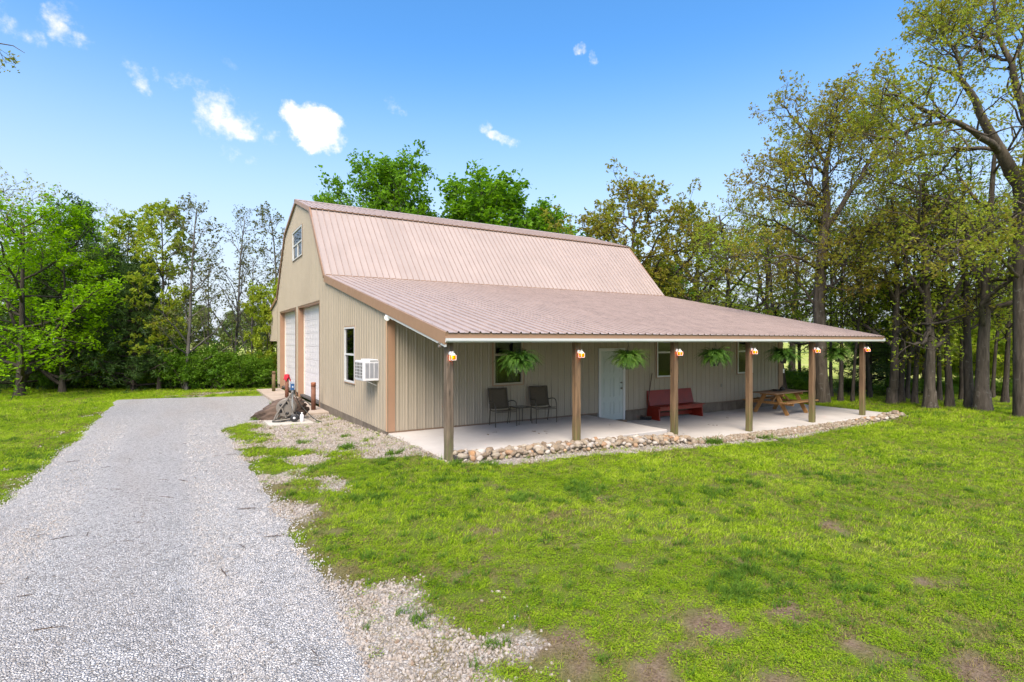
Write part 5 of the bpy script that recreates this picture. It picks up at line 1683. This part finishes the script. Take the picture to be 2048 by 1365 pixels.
# between the tall oak and the barn
tree('oak_tree', 'spreading olive-leaved oak rising above the right end of the barn roof', 'oak_open', 1262, 42, 16.6, 1.0, 1.05)
tree('oak_tree', 'thin crowned oak right of the spreading oak behind the barn', 'oak_open', 1392, 40, 13.8, 3.0, .95)
tree('oak_tree', 'yellow-green oak crown between the thin crowned oak and the tall straight oak', 'oak_c', 1475, 33, 12.0, .2, 1.0)
tree('oak_tree', 'bushy yellow-green oak low behind the end of the barn roof', 'oak_b', 1535, 30, 11.0, 4.0, 1.05)
tree('oak_tree', 'pale oak crown filling the gap beside the tall straight oak', 'oak_a', 1585, 34, 11.8, 2.2, 1.0)
tree('oak_tree', 'slender oak showing over the low end of the barn roof', 'pole', 1440, 29, 9.5, 1.2, 1.2)
tree('oak_tree', 'round olive oak crown in the wood above the porch gutter end', 'oak_a', 1735, 29, 10.5, .9, 1.0)
tree('oak_tree', 'dense green tree low behind the steep end of the barn roof', 'round', 1345, 47, 9.5, .9, 1.0)
tree('maple_tree', 'tall vase-shaped bright green tree behind the left part of the barn roof', 'vase', 800, 41, 16.6, .6, .98)
tree('maple_tree', 'broad bright green tree behind the middle of the barn roof', 'round', 990, 44, 15.9, 2.2, 1.28)
tree('maple_tree', 'bright green tree peeking over the roof right of the broad green tree', 'round', 1090, 46, 14.3, .2, 1.2)
tree('maple_tree', 'small bright green treetop just left of the vase-shaped tree above the ridge', 'vase', 655, 43, 14.2, 3.3, .75)

# left side
tree('maple_tree', 'bright lime-green maple at the left edge of the photo', 'maple', 40, 24.5, 9.2, 1.0, 1.15)
tree('maple_tree', 'lime-green young maple in front of the dark cedars', 'maple', 125, 26.0, 7.2, 2.8, 1.15)
tree('cedar_tree', 'tall dark cedar behind the lime-green maples', 'cedar', 150, 29.5, 10.2, .5, .9)
tree('cedar_tree', 'dark cedar with a bare trunk at the right of the lime maple', 'cedar_b', 205, 28.5, 8.0, 1.5, .9)
tree('cedar_tree', 'dark green cedar standing alone left of the slim budding trees', 'cedar', 268, 27.5, 6.9, 2.5, 1.05)
tree('cedar_tree', 'low dark cedar at the far left behind the maple trunk', 'cedar_b', 20, 28.5, 7.5, 1.2, 1.1)
tree('cedar_tree', 'broad dark cedar between the maple trunk and the bare cedar', 'cedar', 92, 29.0, 7.5, 4.4, 1.15)
tree('cedar_tree', 'shadowy cedar right behind the lone dark cedar', 'cedar_b', 240, 30.5, 7.0, 3.1, 1.0)
tree('oak_tree', 'olive-brown oak crown showing over the lime maple at far left', 'oak_c', -10, 33, 13.2, 2.0, .95)
tree('oak_tree', 'olive oak crown behind the tall dark cedar', 'oak_c', 100, 34, 12.2, .7, .9)
tree('oak_tree', 'pale yellow-green oak behind the cedars', 'oak_c', 205, 33, 11.0, 3.7, .8)
tree('slim_tree', 'slim green-leaved tree beside the lone dark cedar', 'slim_leaf', 318, 27.5, 9.9, 1.0, 1.0)
tree('slim_tree', 'tallest slim grey tree with sparse buds left of the barn', 'slim', 372, 27.3, 10.1, 2.0, 1.05)
tree('slim_tree', 'slim bare budding tree midway between the barn and the bushes', 'slim_b', 470, 31, 10.4, .4, .95)
tree('slim_tree', 'slim bare tree nearest the barn gable', 'slim', 556, 33, 11.0, 3.0, .95)
tree('slim_tree', 'second stem of bare grey branches behind the bushes', 'slim_b', 505, 35, 8.8, 1.7, 1.15)
tree('young_tree', 'young green-leaved tree by the lean-to post', 'sap', 534, 30, 6.0, 1.2, .8)
tree('slim_tree', 'slim grey tree leaning between the two green slim trees', 'slim_b', 415, 33, 8.5, 5.2, .8)
tree('slim_tree', 'thin leafy tree behind the lone dark cedar', 'slim_leaf', 262, 33, 10.2, 4.2, 1.1)
bl = [(395, 28, 2.6), (430, 28.5, 2.4), (462, 28, 2.1), (492, 28.5, 1.9), (522, 29, 1.8), (548, 31, 2.0), (345, 28.5, 2.0), (300, 29.0, 1.5), (180, 28.5, 1.6), (60, 28.5, 1.7), (110, 27.8, 1.2)]
BLAB = ['dense green bush right of the lone dark cedar', 'dense green bush below the tallest slim grey tree', 'green bush in the middle of the hedge left of the barn', 'green bush at the foot of the slim bare budding tree',
        'green bush between the slim bare tree and the lean-to post', 'dense green bush behind the lean-to post', 'low bush at the foot of the slim green-leaved tree', 'low bush in front of the lone dark cedar',
        'low green bush below the tall dark cedar', 'low green bush at the far left under the lime maple', 'small bush at the foot of the young lime maple', 'tall bush behind the middle of the hedge', 'tall bush behind the hedge near the slim bare trees']
for (px, Zd, h), lb in zip(bl, BLAB):
    tree('bush', lb, 'bush', px, Zd, h, None, 1.1, 'bushes left of the barn', 'bush')
for i, px in enumerate(range(-30, 340, 44)):
    tree('shrub', 'tangled dark undergrowth shrub between the cedar trunks', 'bush_b' if i % 3 else 'bush', px + rnd.uniform(-8, 8), rnd.uniform(28.5, 31), rnd.uniform(1.2, 2.6), None, 1.2, 'undergrowth under the cedars', 'bush')
for (px, Zd, h, lb) in [(1612, 27, 1.0, 'low leafy shrub left of the tall straight oak'), (1700, 27.5, .8, 'low leafy shrub left of the last porch post'), (1797, 26, .9, 'low leafy shrub behind the leaning grey oak'), (1872, 26, .8, 'low leafy shrub behind the forked oak'),
                      (1935, 27, 1.0, 'low leafy shrub behind the thick dark oak'), (2004, 26, .8, 'low leafy shrub near the big oak at the right edge'), (1588, 29, 1.3, 'leafy shrub beyond the picnic table')]:
    tree('shrub', lb, 'bush', px, Zd, h, None, 1.5, 'shrubs in the right-hand wood', 'bush')
# tree lines past the pastures
for i in range(34):
    px = -60 + i * 66 + rnd.uniform(-20, 20)
    if 600 < px < 1150: continue
    Zd = rnd.uniform(95, 135)
    tree('far_tree', 'hazy green tree in the far tree line beyond the pasture', 'far', px, Zd, rnd.uniform(7, 11), None, rnd.uniform(1.2, 1.7), 'far tree line')
# oak outside the frame whose branch tips show at the left
Z = 13.0
b = ground_at(-260, Z)
hero('oak_tree', 'bare-twigged branch tips of an oak reaching in at the upper left edge', b,
     [[(-260, 900, Z, .35), (-262, 700, Z, .28), (-255, 400, Z, .24), (-250, 200, Z, .17), (-240, 20, Z, .10), (-235, -100, Z, .03)],
      [(-250, 200, Z, .09), (-170, 130, Z, .07), (-90, 90, Z, .045), (-30, 78, Z, .022), (44, 104, Z, .005)],
      [(-255, 390, Z, .09), (-170, 350, Z, .06), (-90, 330, Z, .035), (-40, 318, Z, .012)],
      [(-252, 300, Z, .08), (-330, 220, Z + 1, .05), (-400, 180, Z + 2, .02)]],
     OAKL, BARK, 103, .05, 4, 5, .8, None, 3)
# oaks across the drive, behind the photographer: mirrored in the porch windows
for i in range(9):
    place('oak_tree', 'oak standing across the lawn behind the camera, mirrored in the porch windows', 'tree', ('oak_a', 'oak_b', 'oak_open')[i % 3], (-20 + i * 6.5, -46 - 5 * rnd.random(), 0), rnd.uniform(10, 14), None, 1.0, 'oaks behind the camera')


# ------------------------------------------------------------------ grass and pebbles (scattered, uncountable)
def scatter_tree():
    ng = bpy.data.node_groups.new('scatter', 'GeometryNodeTree')
    ng.interface.new_socket('Geometry', in_out='INPUT', socket_type='NodeSocketGeometry')
    ng.interface.new_socket('Geometry', in_out='OUTPUT', socket_type='NodeSocketGeometry')
    N, L = ng.nodes, ng.links
    gi = N.new('NodeGroupInput'); go = N.new('NodeGroupOutput')
    def na(nm, ty='FLOAT'):
        n = N.new('GeometryNodeInputNamedAttribute'); n.data_type = ty; n.inputs[0].default_value = nm
        return n.outputs[0]
    sep = N.new('GeometryNodeSeparateGeometry'); sep.domain = 'POINT'
    L.new(gi.outputs[0], sep.inputs[0])
    cmp_ = N.new('FunctionNodeCompare'); cmp_.data_type = 'FLOAT'; cmp_.operation = 'GREATER_THAN'
    L.new(na('is_point'), cmp_.inputs[0]); cmp_.inputs[1].default_value = .5
    L.new(cmp_.outputs[0], sep.inputs[1])
    mp = N.new('GeometryNodeMeshToPoints'); L.new(sep.outputs[0], mp.inputs[0])
    sp = N.new('GeometryNodeSplitToInstances'); sp.domain = 'FACE'
    L.new(sep.outputs[1], sp.inputs[0]); L.new(na('variant', 'INT'), sp.inputs['Group ID'])
    ip = N.new('GeometryNodeInstanceOnPoints')
    L.new(mp.outputs[0], ip.inputs['Points']); L.new(sp.outputs[0], ip.inputs['Instance'])
    ip.inputs['Pick Instance'].default_value = True
    L.new(na('pick', 'INT'), ip.inputs['Instance Index'])
    L.new(na('rot', 'FLOAT_VECTOR'), ip.inputs['Rotation'])
    L.new(na('scl'), ip.inputs['Scale'])
    L.new(ip.outputs[0], go.inputs[0])
    return ng
SCAT = scatter_tree()


def scatter(name, variants, pts, rot, scl, pick, mats, label=None):
    """variants: list of (verts, faces, material index); pts (N,3)"""
    V = []; F = []; var = []; mi = []; off = 0
    for i, (v, f, m) in enumerate(variants):
        V.append(np.asarray(v, float)); F.append(np.asarray(f) + off); var += [i] * len(f); mi += ([m] * len(f) if not hasattr(m, '__len__') else list(m)); off += len(v)
    nb = off
    V.append(np.asarray(pts, float)); v = np.concatenate(V)
    ks = sorted(set(f.shape[1] for f in F))
    order = np.concatenate([np.full(len(f), f.shape[1]) for f in F])
    me = np_mesh(name, v, [np.concatenate([f for f in F if f.shape[1] == k]) for k in ks])
    fi = np.concatenate([np.where(order == k)[0] for k in ks])
    me.polygons.foreach_set('material_index', np.array(mi, np.int32)[fi])
    for m in mats: me.materials.append(m)
    n = len(v)
    def A(nm, ty, dom, val, key='value'):
        a = me.attributes.new(nm, ty, dom); a.data.foreach_set(key, val)
    z = np.zeros(n, np.float32); z[nb:] = 1; A('is_point', 'FLOAT', 'POINT', z)
    z = np.zeros(n, np.float32); z[nb:] = scl; A('scl', 'FLOAT', 'POINT', z)
    z = np.zeros(n, np.int32); z[nb:] = pick; A('pick', 'INT', 'POINT', z)
    z = np.zeros((n, 3), np.float32); z[nb:] = rot; A('rot', 'FLOAT_VECTOR', 'POINT', z.ravel(), 'vector')
    A('variant', 'INT', 'FACE', np.array(var, np.int32)[fi])
    o = link(name, me)
    md = o.modifiers.new('scatter', 'NODES'); md.node_group = SCAT
    return tag(o, label, kind='stuff')


G_ = np.random.RandomState(77)
cx_, cy_ = CAM[0], CAM[1]


def sample(zmin, zmax, dens, spread=None):
    """random ground points in the photographed wedge between two distances"""
    spread = spread or 1.1 + 4.6 / zmax
    A = (zmax ** 2 - zmin ** 2) * spread * 1024 / FPX
    n = int(A * dens)
    Zs = np.sqrt(G_.uniform(zmin ** 2, zmax ** 2, n)); Xs = G_.uniform(-1, 1, n) * Zs * spread * 1024 / FPX
    return CAM[0] + Xs * CS + Zs * SN, CAM[1] - Xs * SN + Zs * CS, Zs


def blade_clump(rng, n, h, w, spread, lean, curl=.5):
    vs = []; fs = []
    for k in range(n):
        a = rng.uniform(0, 6.28); r_ = spread * math.sqrt(rng.uniform(0, 1)); b = np.array([r_ * math.cos(a), r_ * math.sin(a), -.006])
        az = rng.uniform(0, 6.28); ln = rng.uniform(.25, 1) * lean; hh = h * rng.uniform(.55, 1.2)
        d = np.array([math.cos(az) * ln, math.sin(az) * ln, 1.0]); d /= np.linalg.norm(d)
        sd_ = np.array([-math.sin(az + .6), math.cos(az + .6), 0]) * w * rng.uniform(.7, 1.2)
        p1 = b + d * hh * .55; d2 = d + np.array([math.cos(az), math.sin(az), -.3]) * curl; d2 /= np.linalg.norm(d2); p2 = p1 + d2 * hh * .5
        q = len(vs); vs += [b - sd_, b + sd_, p1 + sd_ * .8, p1 - sd_ * .8, p2 + sd_ * .15, p2 - sd_ * .15]
        fs += [(q, q + 1, q + 2, q + 3), (q + 3, q + 2, q + 4, q + 5)]
    return np.array(vs), np.array(fs)


def clover_clump(rng, n, h, s, spread):
    vs = []; fs = []
    for k in range(n):
        a = rng.uniform(0, 6.28); r_ = spread * math.sqrt(rng.uniform(0, 1)); c = np.array([r_ * math.cos(a), r_ * math.sin(a), h * rng.uniform(.2, 1)])
        for j in range(3):
            az = a + j * 2.09 + rng.uniform(-.3, .3); d = np.array([math.cos(az), math.sin(az), rng.uniform(-.2, .5)]); e = np.array([-math.sin(az), math.cos(az), rng.uniform(-.3, .3)])
            q = len(vs); vs += [c, c + d * s * .6 + e * s * .45, c + d * s * 1.1, c + d * s * .6 - e * s * .45]; fs.append((q, q + 1, q + 2, q + 3))
    return np.array(vs), np.array(fs)


def grass_mat(name, cols, tr=.4):
    t = NT(name)
    rn = t.n('ShaderNodeNewGeometry').outputs['Random Per Island']
    pos = t.coord('Position')
    n1 = t.noise(.55, 5, .6, pos); n2 = t.noise(5.0, 5, .65, pos)
    v = t.math('ADD', t.math('MULTIPLY', rn, .42), t.math('ADD', t.math('MULTIPLY', t.map(n1, .3, .7), .28), t.math('MULTIPLY', t.map(n2, .3, .7), .30)))
    c = t.ramp(v, [(.12 + .76 * i / (len(cols) - 1), q) for i, q in enumerate(cols)])
    t.col(c); t.rough(.7); t.p.inputs['Specular IOR Level'].default_value = .08
    tl = t.n('ShaderNodeBsdfTranslucent'); t.L.new(c, tl.inputs[0])
    ms = t.n('ShaderNodeMixShader'); ms.inputs[0].default_value = tr
    t.L.new(t.p.outputs[0], ms.inputs[1]); t.L.new(tl.outputs[0], ms.inputs[2]); t.L.new(ms.outputs[0], t.out.inputs[0])
    return t.m


GRASS = grass_mat('grass_blades', [(.060, .140, .008), (.155, .275, .013), (.27, .405, .02), (.37, .48, .04), (.45, .50, .11)])
GRASS_D = grass_mat('dark_grass_blades', [(.060, .13, .02), (.085, .18, .022), (.12, .23, .026), (.16, .26, .05)])
CLOV = grass_mat('clover_leaves', [(.070, .16, .010), (.175, .305, .015), (.285, .42, .022), (.40, .50, .05)])
STRAW = grass_mat('dry_grass', [(.16, .115, .05), (.22, .17, .075), (.17, .15, .05), (.28, .22, .11)], .2)

g = np.random.RandomState(5)
VAR = [(*blade_clump(g, 22, .050, .0028, .055, .9), 0), (*blade_clump(g, 22, .042, .0030, .06, 1.1), 0), (*clover_clump(g, 22, .034, .0085, .06), 1), (*clover_clump(g, 26, .026, .007, .06), 1),
       (*blade_clump(g, 26, .095, .0032, .05, .9, .8), 2), (*blade_clump(g, 16, .045, .0026, .07, 1.8, .4), 3)]
PT = []; RT = []; ST = []; PK = []
for (z0, z1, dens, s) in ((2.0, 6.0, 900, .95), (6.0, 10, 330, 1.25), (10, 16, 170, 1.65), (16, 32, 60, 2.5)):
    x, y, Zs = sample(z0, z1, dens)
    d = np.ones(len(x))
    gv = gravel_amt(x, y); dt = dirt_amt(x, y); di = drive_in(x, y)
    d *= 1 - .84 * smooth(.3, .95, gv); d *= 1 - .80 * smooth(.3, .8, dt)
    d *= smooth(.12, -.12, di + .25 * (vnoise(x, y, 3, 3, 81) - .5))
    d[slab_in(x, y)] = 0
    d *= .60 + .40 * smooth(.28, .55, vnoise(x, y, 2.3, 4, 82)); d *= 1 - .15 * smooth(-5.5, -8, y)
    d *= 1 - .75 * smooth(20.5, 25, x + .35 * y) * (x > 8)
    d[(x > -2.15) & (x < -.85) & (y > 3.85) & (y < 5.1)] = 0
    k = G_.uniform(0, 1, len(x)) < d
    x, y, Zs, gv, dt = x[k], y[k], Zs[k], gv[k], dt[k]
    n = len(x)
    dark = vnoise(x, y, .9, 4, 83); clv = vnoise(x, y, .8, 4, 84)
    u = G_.uniform(0, 1, n)
    pk = np.where(u < .5, 0, 1)
    pk = np.where((clv > .50) & (G_.uniform(0, 1, n) < .75), np.where(u < .5, 2, 3), pk)
    pk = np.where((G_.uniform(0, 1, n) < .03 + .45 * smooth(.62, .78, dark)), 4, pk)
    dry = smooth(.15, .5, dt) + smooth(.15, .5, gv) + .14 + .5 * smooth(.50, .65, vnoise(x, y, 1.2, 3, 86)) + .28 * smooth(-5.0, -8, y)
    pk = np.where(G_.uniform(0, 1, n) < dry * .5, 5, pk)
    PT.append(np.stack([x, y, gz(x, y) + .018 * (vnoise(x, y, 1.6, 4, 41) - .5) * 2 - .004], 1))
    RT.append(np.stack([G_.normal(0, .12, n), G_.normal(0, .12, n), G_.uniform(0, 6.28, n)], 1)); ST.append(s * G_.uniform(.65, 1.25, n) * (1 - .30 * (pk == 4) * (z0 > 8))); PK.append(pk)
# tufts along the rubble and in the house gravel
for (x, y, s) in ((.05, -3.62, 1.7), (-1.2, -1.2, 1.9), (-1.35, -1.1, 1.6), (-.6, -2.4, 1.8), (-.75, -2.3, 1.5), (-.9, .4, 1.5), (-.7, -.6, 1.4), (-1.9, .2, 1.5), (6.6, -3.95, 2.0), (6.75, -4.0, 2.2), (6.9, -3.95, 1.8), (8.6, -4.1, 2.0), (8.9, -4.15, 1.6), (-1.15, 9.0, 1.7), (-1.12, 10.2, 1.5), (-2.3, 5.7, 2.0), (-2.5, -6.9, 1.6), (-2.35, -7.1, 1.3), (-2.5, -8.3, 1.2), (-2.2, -8.9, 1.2)):
    n = 7
    PT.append(np.stack([x + G_.normal(0, .07, n), y + G_.normal(0, .07, n), gz(np.full(n, x), np.full(n, y))], 1)); RT.append(np.stack([G_.normal(0, .2, n), G_.normal(0, .2, n), G_.uniform(0, 6, n)], 1)); ST.append(np.full(n, s) * G_.uniform(.6, 1.1, n)); PK.append(np.where(G_.uniform(0, 1, n) < .7, 4, 0))
scatter('grass', VAR, np.concatenate(PT), np.concatenate(RT), np.concatenate(ST), np.concatenate(PK), [GRASS, CLOV, GRASS_D, STRAW])


def pebble(rng, sub=1):
    bm = bmesh.new(); bmesh.ops.create_icosphere(bm, subdivisions=sub, radius=.5)
    s = rng.uniform(.65, 1.0, 3) * np.array([1.1, .9, .75])
    v = np.array([(np.array(q.co) * (1 + .28 * (rng.rand() - .5)) * s) for q in bm.verts]); f = np.array([[q.index for q in p.verts] for p in bm.faces]); bm.free()
    return v, f, 0


def pebbles(name, mat, sets, mask, base=0.0, seed=1):
    g = np.random.RandomState(seed)
    var = [pebble(g) for _ in range(6)]
    P = []; Rr = []; S = []
    zf = max(q[1] for q in sets)
    for (z0, z1, dens, s0, s1) in sets:
        x, y, Zs = sample(z0, z1, dens)
        k = G_.uniform(0, 1, len(x)) < mask(x, y) * (1 - smooth(zf * .62, zf, Zs)); x, y = x[k], y[k]; n = len(x)
        s = s0 * (s1 / s0) ** G_.uniform(0, 1, n)
        P.append(np.stack([x, y, gz(x, y) + base + s * .10], 1)); Rr.append(G_.uniform(-3, 3, (n, 3))); S.append(s)
    P = np.concatenate(P)
    scatter(name, var, P, np.concatenate(Rr), np.concatenate(S), G_.randint(0, 6, len(P)), [mat])


def drive_mask(x, y):
    d = drive_in(x, y)
    return smooth(-.12, .15, d + .2 * (vnoise(x, y, 3, 3, 91) - .5)) * (.88 + .12 * smooth(.3, .6, vnoise(x, y, .8, 3, 92)))
pebbles('drive_gravel', M['drive_pebble'], ((2.4, 5.5, 3600, .009, .022), (5.5, 8.5, 1100, .015, .030), (8.5, 19, 300, .020, .036)), drive_mask, .006, 3)
def white_mask(x, y):
    m = gravel_amt(x, y); m = smooth(.12, .85, m) * (y < -3.6) * (drive_in(x, y) < .15)
    s = .05 * smooth(.35, .8, dirt_amt(x, y)) * (y < -5)
    m = m * (.45 + .55 * smooth(.35, .6, vnoise(x, y, 2.4, 4, 95))); m[slab_in(x, y)] = 0
    return m
pebbles('white_gravel', M['white_pebble'], ((2.4, 5.5, 1300, .018, .050), (5.5, 9, 650, .022, .05), (9, 20, 260, .03, .07)), white_mask, .0, 4)
def tan_mask(x, y):
    m = smooth(.2, .6, gravel_amt(x, y)) * (y >= -3.6) * (drive_in(x, y) < .1); m[slab_in(x, y)] = 0
    m[(x > -2.15) & (x < -.85) & (y > 3.85) & (y < 5.1)] = 0
    return m
pebbles('tan_gravel', M['tan_pebble'], ((7, 13, 620, .022, .05), (13, 20, 330, .03, .06), (20, 32, 60, .04, .07)), tan_mask, .0, 5)
# rubble in front of the lower patio: stones too many to count
def rubble_mask(x, y):
    yo = np.interp(x, [6, 7, 9, 12, 14, 16, 17.3], [-3.9, -4.0, -4.05, -4.1, -4.0, -3.95, -3.75])
    return ((x > 6.2) & (x < 17.3) & (y < -3.48) & (y > yo)).astype(float)
pebbles('rubble', M['field_stone'], ((11, 21, 330, .06, .13),), rubble_mask, .02, 6)

SC.cycles.max_bounces = 8
SC.cycles.transparent_max_bounces = 12
SC.cycles.use_denoising = True
